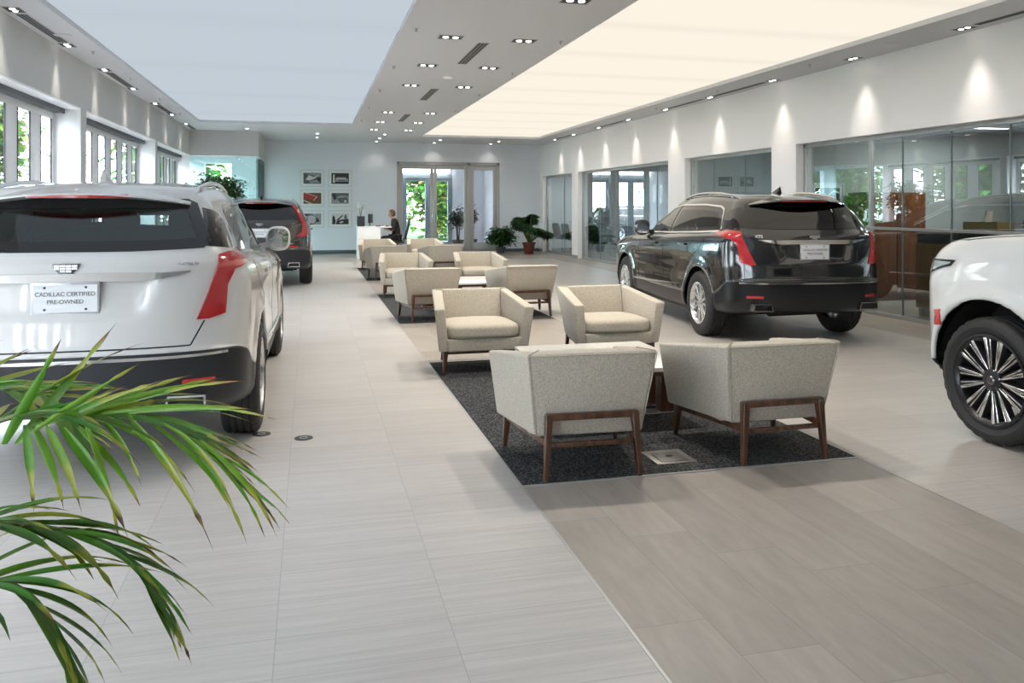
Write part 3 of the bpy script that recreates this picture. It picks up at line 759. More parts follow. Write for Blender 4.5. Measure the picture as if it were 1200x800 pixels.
    db = MB(); db.lathe([(0, -.02), (.17, -.02), (.17, .0), (.09, .0), (.085, .03), (0, .03)], 40, axis='x'); db.build('brake_disc', pm('disc_steel', (.18, .18, .18), .35, .9), t, smooth=30)
    return t

def crest(parent, bvh, cx, cz, w, ox=.006):
    """chrome shield badge in a flat crest shape with a grid of cells"""
    h = w * .42; y = (bvh.ray_cast(Vector((cx, -6, cz)), Vector((0, 1, 0)))[0] or Vector((0, -1, 0))).y
    ot = [(-.5, .5), (.5, .5), (.44, .0), (.26, -.38), (0, -.5), (-.26, -.38), (-.44, 0)]
    b = MB(); b.prism([(cx + p[0] * w, cz + p[1] * h) for p in ot], 'y', y - .008, y + .02); o = b.build('badge', pm('badge_grey', (.16, .16, .17), .3, .7), parent, bevel=.0015)
    q = MB(); cw = w * .2; ch = h * .2
    for i in range(-2, 2):
        for j, zz in enumerate((.28, .04, -.2)):
            if not (j == 2 and i in (-2, 1)): 
                x0 = cx + (i + .05) * cw * 1.08; q.box(x0, x0 + cw * .96, y - .0095, y - .008, cz + h * zz - ch / 2, cz + h * zz + ch / 2)
    q.build('badge_cells', M_CHROME, o)

def roundbox(mb, cx, cy, cz, sx, sy, sz, p=3.2, seg=20, rings=12):
    st = len(mb.v); mb.sphere((0, 0, 0), 1, seg, rings)
    for i in range(st, len(mb.v)):
        v = Vector(mb.v[i]); s = 1 / ((abs(v.x)**p + abs(v.y)**p + abs(v.z)**p) ** (1 / p)); v *= s; mb.v[i] = (cx + v.x * sx, cy + v.y * sy, cz + v.z * sz)

def make_suv(label, cat, paint, S, loc, rz, plate=('CADILLAC CERTIFIED', 'PRE-OWNED'), cladm=None, detail=True, interior=None, rear_tint=False):
    t = thing('sport_utility_vehicle', label, cat, loc, rz, None)
    cladm = cladm or M_BLACKP; interior = interior or M_SEAT
    def recess(G):
        rc = S.get('recess')
        if not rc: return
        (z1, w1, z0, w0, dep) = rc
        for i in range(G.shape[0]):
            for j in range(G.shape[1]):
                x, y, z = G[i, j]
                if y < S['yr0'] + .5 and z0 - .04 < z < z1 + .04:
                    f = min(max((z - z0) / (z1 - z0), 0), 1); ww = w0 + (w1 - w0) * f
                    a = min(max((ww - abs(x)) / .05 + .5, 0), 1); b = min(max((z - z0) / .035 + .5, 0), 1) * min(max((z1 - z) / .02 + .5, 0), 1)
                    k = (a * a * (3 - 2 * a)) * (b * b * (3 - 2 * b)); G[i, j, 1] += dep * k
    B = Body(S['levels'], S['subs'], recess); cl = sum(S['subs'][:S['clad']]) 
    # flared arches
    for i in range(B.nl):
        for j in range(B.ns):
            x, y, z = B.G[i, j]
            for (ay, az, ar) in S['arch']:
                r = math.hypot(y - ay, z - az)
                if x > .6 and abs(r - ar) < .14 and z > .2:
                    B.G[i, j, 0] += S.get('flare', .018) * math.exp(-((r - ar - .01) / .055)**2)
            if x > .6 and z < 1.3:   # shoulder crease along the side
                B.G[i, j, 0] += -.014 * math.exp(-((z - S.get('waist', .72)) / .13)**2) * (1 if .35 < y < S['wb'] - .35 else max(0, 1 - min(abs(y - .35), abs(y - S['wb'] + .35)) / .3))
    V, F, T = B.polys(); bvh = BVHTree.FromPolygons([Vector(v) for v in V], F)
    # openings: arches, glass
    holes_side = [grow(p, -.03) for p in S['side_glass']]; rear_h = grow(S['rear_glass'], -.035); front_h = grow(S['windshield'], -.04)
    zmid = S['zbelt'] - .1
    keep = []
    for f, tg in zip(F, T):
        c = sum((Vector(V[k]) for k in f), Vector()) / 4
        n = (Vector(V[f[1]]) - Vector(V[f[0]])).cross(Vector(V[f[3]]) - Vector(V[f[0]]))
        kill = False
        for (ay, az, ar) in S['arch']:
            if math.hypot(c.y - ay, c.z - az) < ar and abs(c.x) > .55: kill = True
        if not kill and c.z > zmid:
            if abs(c.x) > .5 and any(inpoly((c.y, c.z), h) for h in holes_side) and abs(n.x) > .5 * n.length: kill = True
            elif c.y < .3 and abs(n.x) < .8 * n.length and inpoly((c.x, c.z), rear_h): kill = True
            elif c.y > S['wb'] * .45 and abs(n.y) > .25 * n.length and inpoly((c.x, c.z), front_h) and n.y > 0 or (c.y > S['wb'] * .45 and c.y < S['cowl'] - .03 and inpoly((c.x, c.z), front_h) and abs(c.x) < .75 and n.z > 0): kill = True
        if not kill: keep.append((f, tg))
    # snap the arch edges to a true circle
    V2 = [Vector(v) for v in V]; used = {}
    for f, tg in keep:
        for k in f: used[k] = used.get(k, 0) + 1
    for k in used:
        v = V2[k]
        for (ay, az, ar) in S['arch']:
            r = math.hypot(v.y - ay, v.z - az)
            if abs(v.x) > .55 and abs(r - ar) < .055 and used[k] < 4:
                v.y = ay + (v.y - ay) * ar / r; v.z = az + (v.z - az) * ar / r
    def mk(name, sel, mat):
        m = {}; vs = []; fs = []
        for f, tg in keep:
            if not sel(tg): continue
            for k in f:
                if k not in m: m[k] = len(vs); vs.append(V2[k])
            fs.append(tuple(m[k] for k in f))
        me = bpy.data.meshes.new(name); me.from_pydata([tuple(v) for v in vs], [], fs); me.materials.append(mat); me.materials.append(M_LINER)
        o = finish(name, me, t, smooth=50)
        s = o.modifiers.new('thickness', 'SOLIDIFY'); s.thickness = .022; s.offset = -1; s.material_offset = 1; s.material_offset_rim = 0
        return o
    body = mk('body', lambda g: g[0] >= cl, paint); mk('lower_cladding', lambda g: g[0] < cl, cladm)
    # glass
    for k, p in enumerate(S['side_glass']):
        mt = M_GLTINT if k == 0 else M_GLPRIV
        o = patch('side_window', bvh, p, 'side+', mt, t, .005, .006, .06, frame=grow(p, -.045), frame_mat=M_FRIT, mirror=True)
    patch('rear_window', bvh, S['rear_glass'], 'rear', glass('rear_glass_light', (.70, .78, .78), 1.5, base=.02) if rear_tint else M_GLPRIV, t, .005, .006, .07, frame=grow(S['rear_glass'], -.055), frame_mat=M_FRIT)
    patch('windshield', bvh, S['windshield'], 'front', glass('windshield_glass', (.82, .88, .87), 1.5, base=.02), t, .005, .006, .08, frame=grow(S['windshield'], -.05), frame_mat=M_FRIT)
    for p in S.get('pillar_side', []): patch('pillar_glass', bvh, p, 'side+', M_FRIT, t, .0045, .006, .05, mirror=True)
    for p, u in S.get('pillar_diag', []):
        patch('pillar_glass', bvh, p, (-.72, .69, 0), M_FRIT, t, .0045, .006, .04, mirror=True, u=(.69, .72, 0))
    # bright window surround
    for line, w in S.get('chrome_side', []): patch('window_trim', bvh, ribbon(line, w), 'side+', M_CHROME if S.get('bright', True) else M_FRIT, t, .010, .008, .08, mirror=True)
    for line, w in S.get('side_trim', []): patch('door_trim', bvh, ribbon(line, w), 'side+', M_CHROME, t, .012, .012, .1, mirror=True)
    for line, w in S.get('rear_trim', []): patch('tailgate_trim', bvh, ribbon(line, w), 'rear', M_CHROME, t, .014, .014, .06)
    # shut lines
    for line in S.get('seams_side', []): patch('door_seam', bvh, ribbon(line, .007), 'side+', M_SEAM, t, .0012, .002, .05, mirror=True)
    for line in S.get('seams_rear', []): patch('tailgate_seam', bvh, ribbon(line, .008), 'rear', M_SEAM, t, .0012, .002, .05, mirror=True)
    for line in S.get('seams_rear_c', []): patch('tailgate_seam', bvh, ribbon(line, .008), 'rear', M_SEAM, t, .0012, .002, .05)
    for line in S.get('seams_top', []): patch('bonnet_seam', bvh, ribbon(line, .007), 'top', M_SEAM, t, .0012, .002, .08, mirror=True)
    # lamps
    for p in S['tail']: 
        patch('tail_light', bvh, p, (.70, .714, 0), M_RED, t, .016, .02, .03, mirror=True, u=(-.714, .70, 0))
    for p in S['head']: patch('headlight', bvh, p, (-.70, -.714, 0), [M_CLEAR, M_FRIT], t, .008, .02, .03, mirror=True, u=(.714, -.70, 0), frame=grow(p, -.014), frame_mat=M_FRIT)
    for p in S.get('marker', []): patch('side_marker', bvh, p, 'side+', M_REDL, t, .006, .01, .03, mirror=True)
    patch('brake_light', bvh, [(-.24, S['zbl'] - .012), (.24, S['zbl'] - .012), (.24, S['zbl'] + .012), (-.24, S['zbl'] + .012)], 'rear', M_REDL, t, .012, .01, .06) if 'zbl' in S else None
    if S.get('grille'): patch('grille', bvh, S['grille'], 'front', M_RIMD, t, .006, .012, .06)
    # spoiler
    sp = S.get('spoiler')
    if sp:
        b = MB(); n = 16; prof = sp['prof']; vs = []
        for k in range(n + 1):
            x = -sp['w'] + 2 * sp['w'] * k / n; q = (abs(x) / sp['w'])
            for (y, z) in prof: vs.append((x * (1 if True else 1), y + sp['curve'] * q**2.2, z - sp['drop'] * q**2.2))
        m = len(prof); fs = [(k * m + i, k * m + (i + 1) % m, (k + 1) * m + (i + 1) % m, (k + 1) * m + i) for k in range(n) for i in range(m)]
        fs += [tuple(range(m)), tuple(range(n * m, (n + 1) * m))[::-1]]
        b.add(vs, fs); so = b.build('spoiler', paint, t, smooth=40)
        bl = MB(); zb = sp['bl']; yb = sp['bly']; vs = []
        for k in range(9):
            x = -.26 + .52 * k / 8; dy = sp['curve'] * (abs(x) / sp['w'])**2.2
            vs += [(x, yb + dy - .004, zb - .010), (x, yb + dy - .004, zb + .010), (x, yb + dy + .02, zb + .010), (x, yb + dy + .02, zb - .010)]
        bl.add(vs, [(k * 4 + i, k * 4 + (i + 1) % 4, (k + 1) * 4 + (i + 1) % 4, (k + 1) * 4 + i) for k in range(8) for i in range(4)] + [(0, 1, 2, 3), (32, 33, 34, 35)[::-1]])
        bl.build('brake_light', M_REDL, so)
    # wheels, arches lining
    for (ay, az, ar) in S['arch']:
        for s in (-1, 1):
            wheel(t, s * (S['track'] / 2), ay, S['R'], S['tw'], S['rim'], s, S['style'])
            b = MB(); xo = s * (S['hw'] - (.055 if ay < 1 else .11)); xi = s * (S['hw'] - .42); n = 20; vs = []
            for k in range(n + 1):
                a = -.06 + (PI + .12) * k / n; vs += [(xo, ay + (ar + .012) * math.cos(a), az + (ar + .012) * math.sin(a)), (xi, ay + (ar + .012) * math.cos(a), az + (ar + .012) * math.sin(a))]
            fs = [(2 * k, 2 * k + 1, 2 * k + 3, 2 * k + 2) for k in range(n)]; c0 = len(vs); vs.append((xi, ay, az)); fs += [(2 * k + 1, c0, 2 * k + 3) for k in range(n)]
            b.add(vs, fs); b.build('wheel_well', M_DARK, t)
            if S.get('arch_lip'):
                lip = [(ay + (ar + dr) * math.cos(a), az + (ar + dr) * math.sin(a)) for dr, rng in ((-.004, range(0, 25)), (S['arch_lip'], range(24, -1, -1))) for a in [(-.1 + (PI + .2) * k / 24) for k in rng]]
                lip = [p for p in lip if p[1] > S['zlip']]
                patch('arch_moulding', bvh, lip, 'side+' if s > 0 else 'side-', S['lip_mat'], t, .012, .02, .06)
    # under body
    b = MB(); b.box(-S['hw'] + .36, S['hw'] - .36, S['yr0'] + .75, S['yf0'] - .5, .26, .34); b.box(-S['hw'] + .10, S['hw'] - .10, .55, S['wb'] - .55, .24, .33)
    b.tube([(-.3, S['yr0'] + .5, .36), (.35, S['yr0'] + .6, .36)], .09, 12); b.bar((-.65, 0, .30), (.65, 0, .30), .10, .08); b.build('underbody', M_DARK, t)
    # exhaust tips
    for s in (-1, 1):
        ex = S.get('exhaust')
        if not ex: continue
        x, y, z, w, h = ex; b = MB()
        o = [(x - w / 2, z - h / 2), (x + w / 2, z - h / 2), (x + w / 2 * .96, z + h / 2), (x - w / 2 * .8, z + h / 2)]; i_ = grow(o, -.011)
        if s < 0: o = [(-a, c) for a, c in o]; i_ = [(-a, c) for a, c in i_]
        for k in range(4):
            k2 = (k + 1) % 4; b.add([(o[k][0], y, o[k][1]), (o[k2][0], y, o[k2][1]), (i_[k2][0], y, i_[k2][1]), (i_[k][0], y, i_[k][1]), (o[k][0], y + .10, o[k][1]), (o[k2][0], y + .10, o[k2][1]), (i_[k2][0], y + .10, i_[k2][1]), (i_[k][0], y + .10, i_[k][1])],
                                    [(0, 1, 2, 3), (0, 4, 5, 1), (3, 2, 6, 7)])
        e = b.build('exhaust_tip', M_CHROME, t, smooth=30); q = MB(); q.prism(i_, 'y', y + .07, y + .09); q.build('bore', M_DARK, e)
    for s in (-1, 1):
        rf = S.get('reflector')
        if rf: patch('rear_reflector', bvh, [(s * rf[0] - rf[2] / 2, rf[1] - .014), (s * rf[0] + rf[2] / 2, rf[1] - .014), (s * rf[0] + rf[2] / 2, rf[1] + .014), (s * rf[0] - rf[2] / 2, rf[1] + .014)], 'rear', M_REDL, t, .006, .01, .04)
    # licence plate
    if plate and 'plate' in S:
        cz = S['plate']; y = bvh.ray_cast(Vector((0, -6, cz)), Vector((0, 1, 0)))[0].y - .012
        b = MB(); fr = [(-.168, -.088), (.168, -.088), (.168, .088), (-.168, .088)]; b.prism([(a, cz + c) for a, c in fr], 'y', y - .006, y + .004)
        o = b.build('licence_plate', pm('plate_frame', (.55, .56, .57), .25, .4), t, bevel=.004)
        q = MB(); q.box(-.155, .155, y - .0075, y - .005, cz - .074, cz + .072); q.build('plate_face', M_PLATE, o)
        for k, tx in enumerate(plate): text_mesh('plate_lettering', tx, .0315, M_INK, o, (0, y - .0082, cz + (.022 if k == 0 else -.018)), (R(90), 0, 0), depth=.0004, spacing=.96)
        q = MB()
        for a in (-.1, .1):
            for c in (.058, -.058): q.lathe([(0, -.003), (.006, -.003), (.007, 0)], 8, (a, y - .0075, cz + c), axis='y')
        q.build('plate_screws', M_INK, o)
    if 'crest' in S: crest(t, bvh, 0, S['crest'], .135)
    for s, size, x, z in S.get('letters', []): lettering('model_lettering', bvh, s, size, x, z, M_CHROME, t)
    # door handles
    for (y, z) in S['handles']:
        for s in (-1, 1):
            x = bvh.ray_cast(Vector((s * 6, y, z)), Vector((-s, 0, 0)))[0].x + s * .018
            b = MB(); b.bar((x, y - .10, z), (x, y + .10, z - .004), .014, .026); b.box(min(x, x - s * .03), max(x, x - s * .03), y - .095, y - .07, z - .01, z + .01); b.box(min(x, x - s * .03), max(x, x - s * .03), y + .07, y + .095, z - .01, z + .01)
            b.build('door_handle', S.get('handle_mat', paint), t, bevel=.004)
    # mirrors
    my, mz = S['mirror']
    for s in (-1, 1):
        x0 = bvh.ray_cast(Vector((s * 6, my, mz - .02)), Vector((-s, 0, 0)))[0].x
        b = MB(); xc = x0 + s * .17; roundbox(b, xc, my + .02, mz + .045, .108, .072, .112, 2.9); b.bar((x0 - s * .02, my + .03, mz - .03), (xc - s * .04, my + .02, mz + .0), .09, .05, .06, .05)
        m = b.build('side_mirror', paint, t, smooth=50)
        g = MB(); st = len(g.v); pl = spline2([(-.085, -.085), (.085, -.09), (.095, .085), (-.085, .09)]); g.prism([(xc + a, mz + .05 + c) for a, c in pl], 'y', my - .062, my - .05); g.build('mirror_glass', pm('mirror', (.7, .72, .74), .02, 1), m)
    # roof rails, fin
    rl = S.get('rails')
    if rl:
        for s in (-1, 1):
            pts = []; n = 16
            for k in range(n + 1):
                y = rl[0] + (rl[1] - rl[0]) * k / n; x = s * rl[2]; h = bvh.ray_cast(Vector((x, y, 4)), Vector((0, 0, -1)))[0]
                lift = .030 * math.sin(PI * k / n) ** .45 if 0 < k < n else -.005
                pts.append((x, y, h.z + lift))
            b = MB(); b.tube(pts, [.008 if k in (0, n) else .015 for k in range(n + 1)], 8)
            for k in (2, 8, 14): b.bar(pts[k], (pts[k][0], pts[k][1], pts[k][2] - .05), .02, .05)
            b.build('roof_rail', S.get('rail_mat', M_CHROME), t, smooth=40)
    y = S['fin']; h = bvh.ray_cast(Vector((.012, y, 4)), Vector((0, 0, -1)))[0].z
    b = MB(); b.add([(-.03, y - .06, h - .01), (.03, y - .06, h - .01), (.035, y + .10, h - .01), (-.035, y + .10, h - .01), (-.004, y - .075, h + .075), (.004, y - .075, h + .075), (.006, y + .0, h + .05), (-.006, y + .0, h + .05)],
                     [(3, 2, 1, 0), (4, 5, 6, 7), (0, 1, 5, 4), (1, 2, 6, 5), (2, 3, 7, 6), (3, 0, 4, 7)]); b.build('antenna_fin', S.get('fin_mat', paint), t, bevel=.006)
    # cabin
    b = MB(); b.box(-S['hw'] + .17, S['hw'] - .17, S['yr0'] + .35, S['cowl'] - .15, .42, .50); b.box(-S['hw'] + .19, S['hw'] - .19, S['cowl'] - .55, S['cowl'] - .1, .6, S['zbelt'] - .05); 
    b.box(-S['hw'] + .22, S['hw'] - .22, S['yr0'] + .40, .10, .5, S['zbelt'] - .22); b.build('cabin_floor', M_LINER, t)
    zs = S['zbelt']
    def seat(x, y, w, mat, headz):
        b = MB(); roundbox(b, x, y + .20, zs - .46, w / 2, .27, .09); 
        st = len(b.v); roundbox(b, 0, 0, 0, w / 2, .09, .33); M = Matrix.Translation((x, y - .10, zs - .13)) @ Matrix.Rotation(R(12), 4, 'X'); b.xform(M, st); so = b.build('seat', mat, t, smooth=60)
        q = MB(); n = 3 if w > 1 else 1
        for k in range(n):
            xx = x + (k - (n - 1) / 2) * w / n; roundbox(q, xx, y - .20, headz, .12, .055, .075, 3); q.bar((xx - .04, y - .19, headz - .15), (xx - .04, y - .19, headz - .05), .012, .012); q.bar((xx + .04, y - .19, headz - .15), (xx + .04, y - .19, headz - .05), .012, .012)
        q.build('headrest', mat, so, smooth=60)
    seat(-.38, 1.50, .50, interior, zs + .30); seat(.38, 1.50, .50, interior, zs + .30); seat(0, .50, 1.26, interior, zs + .22)
    b = MB(); st = 0; b.lathe([(.175 + .014 * math.cos(a), .014 * math.sin(a)) for a in [2 * PI * k / 8 for k in range(8)]], 28, axis='z', closed=True); b.box(-.16, .16, -.02, .02, -.02, .0); b.lathe([(0, .01), (.06, .01), (.06, -.03)], 16)
    b.xform(Matrix.Translation((-.38, S['cowl'] - .62, zs - .02)) @ Matrix.Rotation(R(62), 4, 'X')); b.build('steering_wheel', M_LINER, t, smooth=40)
    b = MB(); roundbox(b, 0, S['cowl'] - .72, zs + .33, .11, .02, .035); b.build('rear_view_mirror', M_LINER, t, smooth=50)
    # rear wiper
    if S.get('wiper'):
        pts = []
        for k in range(9):
            x = -.02 + .42 * k / 8; z = S['wiper'] + .012 * k / 8; h = bvh.ray_cast(Vector((x, -6, z)), Vector((0, 1, 0)))[0]; pts.append((x, h.y - .022, z))
        b = MB(); b.tube(pts, .008, 6); b.lathe([(0, -.02), (.022, -.015), (.025, .02)], 12, (pts[0][0], pts[0][1], pts[0][2]), axis='y'); b.build('wiper', M_BLACKP, t, smooth=40)
    return t

def diag(pts):
    """(x, y, z) points on the right rear corner -> coordinates across the diagonal, for lamps that wrap the corner"""
    return None
# projection plane for tail lamps: D = (.70,.714,0) seen from rear left (-x,-y); U = (-.714,.70,0)
def tl(x, y, z): return (-.714 * x + .70 * y, z)
def hl(x, y, z): return (.714 * x - .70 * y, z)

PEARL = pm('paint_pearl_white', (.60, .59, .575), .30, coat=1, coat_r=.04, spec=.5)
PWHITE = pm('paint_white', (.62, .62, .61), .28, coat=1, coat_r=.04)
PBLACK = pm('paint_black', (.006, .007, .009), .16, coat=1, coat_r=.02, spec=.6)
PBROWN = pm('paint_dark_bronze', (.028, .022, .019), .2, coat=1, coat_r=.03, spec=.6)
PSILVER = pm('paint_silver', (.55, .57, .6), .3, .5, coat=1)

def lv(w, yr, yf, z, **k):
    d = dict(w=w, yr=yr, yf=yf, z=z); d.update(k); return d
def xt_levels():
    return [
        lv(.85, -.84, 3.62, [(-.9, .36), (0, .26), (3.7, .27)], er=.52, kr=.962),
        lv(.915, -.95, 3.74, [(-1, .40), (0, .32), (3.8, .31)], er=.52, kr=.962),
        lv(.94, -1.0, 3.80, [(-1, .56), (-.4, .42), (3.8, .42)], er=.52, kr=.962),
        lv(.944, -1.012, 3.82, [(-1.02, .705), (-.80, .70), (-.66, .665), (-.42, .53), (0, .47), (2.8, .46), (3.82, .52)], er=.52, kr=.962),
        lv(.947, -.995, 3.82, [(-1, .75), (-.45, .64), (0, .58), (3.8, .62)], er=.52, kr=.962),
        lv(.950, -.985, 3.82, [(-1, .86), (0, .78), (3.8, .76)], er=.52, kr=.962),
        lv(.947, -.965, 3.79, [(-1, .99), (0, .94), (3.8, .87)], er=.52, kr=.962),
        lv(.938, -.945, 3.74, [(-1, 1.11), (0, 1.06), (1, 1.03), (3.7, .94)], er=.52, kr=.962, kf=.95),
        lv(.908, -.925, 3.65, [(-1, 1.185), (0, 1.15), (1, 1.11), (2.6, 1.05), (3.6, .985)], kf=.93, er=.46, kr=.965),
        lv(.872, -.905, 3.15, [(-1, 1.215), (0, 1.185), (1, 1.14), (2.6, 1.085), (3.1, 1.05)], kf=.93, kr=.97),
        lv(.852, -.885, 2.62, [(-1, 1.24), (0, 1.205), (1, 1.16), (2.6, 1.105)], kf=.92, kr=.955, er=.38),
        lv(.800, -.800, 2.34, [(-.8, 1.36), (0, 1.33), (1, 1.30), (2.3, 1.25)], kf=.92, kr=.94, er=.36),
        lv(.712, -.670, 1.95, [(-.7, 1.505), (0, 1.495), (1, 1.485), (1.9, 1.44)], kf=.92, kr=.93, er=.34),
        lv(.660, -.610, 1.78, [(-.6, 1.56), (.6, 1.575), (1, 1.57), (1.8, 1.52)], kf=.92, kr=.93, er=.34),
        lv(.580, -.540, 1.66, [(-.5, 1.60), (.6, 1.630), (1, 1.625), (1.7, 1.575)], kf=.93, kr=.94, er=.32),
        lv(.340, -.400, 1.50, [(-.4, 1.628), (.6, 1.662), (1, 1.655), (1.5, 1.61)], er=.3),
        lv(.0004, -.100, 1.30, [(-.1, 1.655), (.6, 1.672), (1.3, 1.645)], er=.3)]
XT5 = dict(
    levels=xt_levels(), subs=[3, 4, 5, 3, 5, 6, 6, 5, 4, 4, 7, 8, 4, 3, 5, 5], clad=3, yr0=-1.0, yf0=3.82, wb=2.857, hw=.95, zbelt=1.18, cowl=2.62,
    recess=(1.105, .43, .915, .37, .035), arch=[(0, .375, .43), (2.857, .375, .43)], track=1.64, R=.375, tw=.24, rim=.236, style='twelve',
    side_glass=[[(2.10, 1.14), (1.20, 1.17), (1.17, 1.492), (1.42, 1.458), (1.80, 1.31)],
                [(1.13, 1.172), (.2, 1.203), (-.36, 1.235), (-.33, 1.28), (-.20, 1.44), (-.10, 1.475), (.3, 1.50), (1.10, 1.497)]],
    rear_glass=[(-.70, 1.30), (-.67, 1.262), (-.3, 1.25), (.3, 1.25), (.67, 1.262), (.70, 1.30), (.60, 1.515), (.55, 1.54), (-.55, 1.54), (-.60, 1.515)],
    windshield=[(-.74, 1.13), (.74, 1.13), (.60, 1.48), (-.60, 1.48)],
    pillar_diag=[([(-.09, 1.275), (.20, 1.245), (.27, 1.41), (.22, 1.46), (.06, 1.49)], 0)],
    chrome_side=[([(2.20, 1.132), (1.15, 1.158), (.2, 1.190), (-.36, 1.218), (-.385, 1.24), (-.22, 1.462), (-.12, 1.492), (.3, 1.515), (1.1, 1.512), (1.42, 1.478), (1.80, 1.332), (2.18, 1.15)], .020)],
    side_trim=[([(.50, .555), (1.4, .51), (2.36, .475)], [.006, .022, .02])],
    rear_trim=[([(-.61, 1.138), (-.47, 1.118), (0, 1.122), (.47, 1.118), (.61, 1.138)], [.006, .032, .030, .032, .006]), ([(-.80, .682), (0, .682), (.80, .682)], [.014, .018, .014])],
    seams_side=[[(2.20, .50), (2.22, .8), (2.16, 1.12)], [(1.165, .47), (1.165, 1.15)], [(.46, .50), (.44, .72), (.30, .88), (.0, 1.0), (-.12, 1.12), (-.14, 1.19)], [(3.2, .6), (3.30, .82)]],
    seams_rear=[[(.62, .735), (.688, .865)]], seams_rear_c=[[(-.62, .735), (.62, .735)]],
    seams_top=[[(.74, 2.55), (.78, 3.1), (.68, 3.55)]],
    tail=[[tl(-.795, -.80, 1.215), tl(-.755, -.88, 1.05), tl(-.695, -.95, .872), tl(-.76, -.93, .872), tl(-.835, -.865, .895), tl(-.85, -.835, 1.05), tl(-.875, -.77, 1.135), tl(-.93, -.58, 1.165), tl(-.945, -.42, 1.185), tl(-.945, -.42, 1.198), tl(-.90, -.60, 1.222), tl(-.84, -.74, 1.228)]],
    head=[[hl(.62, 3.70, .93), hl(.80, 3.55, .97), hl(.93, 3.10, 1.01), hl(.92, 3.3, .93), hl(.80, 3.6, .83), hl(.74, 3.68, .60), hl(.68, 3.7, .60), hl(.70, 3.68, .82)]],
    grille=[(-.46, .86), (.46, .86), (.36, .48), (-.36, .48)],
    spoiler=dict(w=.57, curve=.17, drop=.055, prof=[(-.30, 1.638), (-.55, 1.612), (-.76, 1.572), (-.765, 1.562), (-.70, 1.550), (-.50, 1.55), (-.30, 1.60)], bl=1.556, bly=-.755),
    exhaust=(.60, -.985, .43, .22, .082), reflector=(.66, .535, .16), plate=1.01, crest=1.165, letters=[('XT5', .042, -.60, 1.175), ('PLATINUM', .022, .60, 1.178)],
    handles=[(.50, 1.045), (1.52, 1.02)], mirror=(2.02, 1.16), rails=(-.38, 1.35, .575), fin=-.10, zbl_=1.5)

XT4 = dict(XT5); XT4.update(
    tail=[[tl(-.66, -.93, .95), tl(-.84, -.84, .93), tl(-.88, -.78, .97), tl(-.86, -.74, 1.15), tl(-.79, -.66, 1.28), tl(-.655, -.53, 1.52), tl(-.605, -.60, 1.52), tl(-.73, -.76, 1.27), tl(-.79, -.84, 1.12), tl(-.78, -.88, 1.02)]],
    rear_glass=[(-.64, 1.30), (-.60, 1.262), (-.3, 1.25), (.3, 1.25), (.60, 1.262), (.64, 1.30), (.56, 1.515), (.52, 1.54), (-.52, 1.54), (-.56, 1.515)],
    rear_trim=[([(.30, .80), (.62, .815)], [.01, .014]), ([(-.62, .815), (-.30, .80)], [.014, .01])], letters=[('XT4', .05, -.62, 1.17)], pillar_diag=[], reflector=(.60, .76, .16), style='ten', bright=False)

def esc_levels():
    return [
        lv(.90, -1.15, 3.72, [(-1.2, .40), (0, .30), (3.2, .31), (3.9, .335)], ef=.52),
        lv(.98, -1.28, 3.78, [(-1.3, .44), (0, .35), (3.2, .34), (3.9, .365)], ef=.52),
        lv(1.005, -1.34, 3.83, [(-1.3, .56), (0, .44), (3.2, .40), (3.9, .41)], ef=.52),
        lv(1.015, -1.36, 3.86, [(-1.3, .62), (0, .52), (3.2, .45), (3.9, .45)], ef=.52, nf=3),
        lv(1.028, -1.37, 3.88, [(-1.3, .75), (3.9, .78)], ef=.52, nf=3),
        lv(1.030, -1.36, 3.88, [(-1.3, .95), (3.9, .95)], ef=.52, nf=3),
        lv(1.020, -1.34, 3.86, [(-1.3, 1.10), (3.9, 1.08)], ef=.52, nf=3),
        lv(1.005, -1.32, 3.83, [(-1.3, 1.20), (2.6, 1.20), (3.9, 1.15)], ef=.52, nf=3),
        lv(.965, -1.30, 3.74, [(-1.3, 1.28), (2.6, 1.30), (3.2, 1.285), (3.8, 1.225)], ef=.52, nf=2.8),
        lv(.92, -1.28, 3.30, [(-1.3, 1.32), (2.6, 1.335), (3.3, 1.315)]),
        lv(.90, -1.26, 2.75, [(-1.3, 1.35), (2.6, 1.355)]),
        lv(.84, -1.22, 2.40, [(-1.2, 1.55), (2.4, 1.55)]),
        lv(.78, -1.15, 2.12, [(-1.1, 1.74), (2, 1.73)]),
        lv(.74, -1.10, 1.96, [(-1.1, 1.82), (2, 1.80)]),
        lv(.66, -1.00, 1.85, [(-1, 1.88), (1.8, 1.85)]),
        lv(.40, -.80, 1.70, [(-.8, 1.92), (.6, 1.935), (1.7, 1.89)]),
        lv(.0004, -.50, 1.50, [(-.5, 1.935), (.6, 1.945), (1.5, 1.91)])]
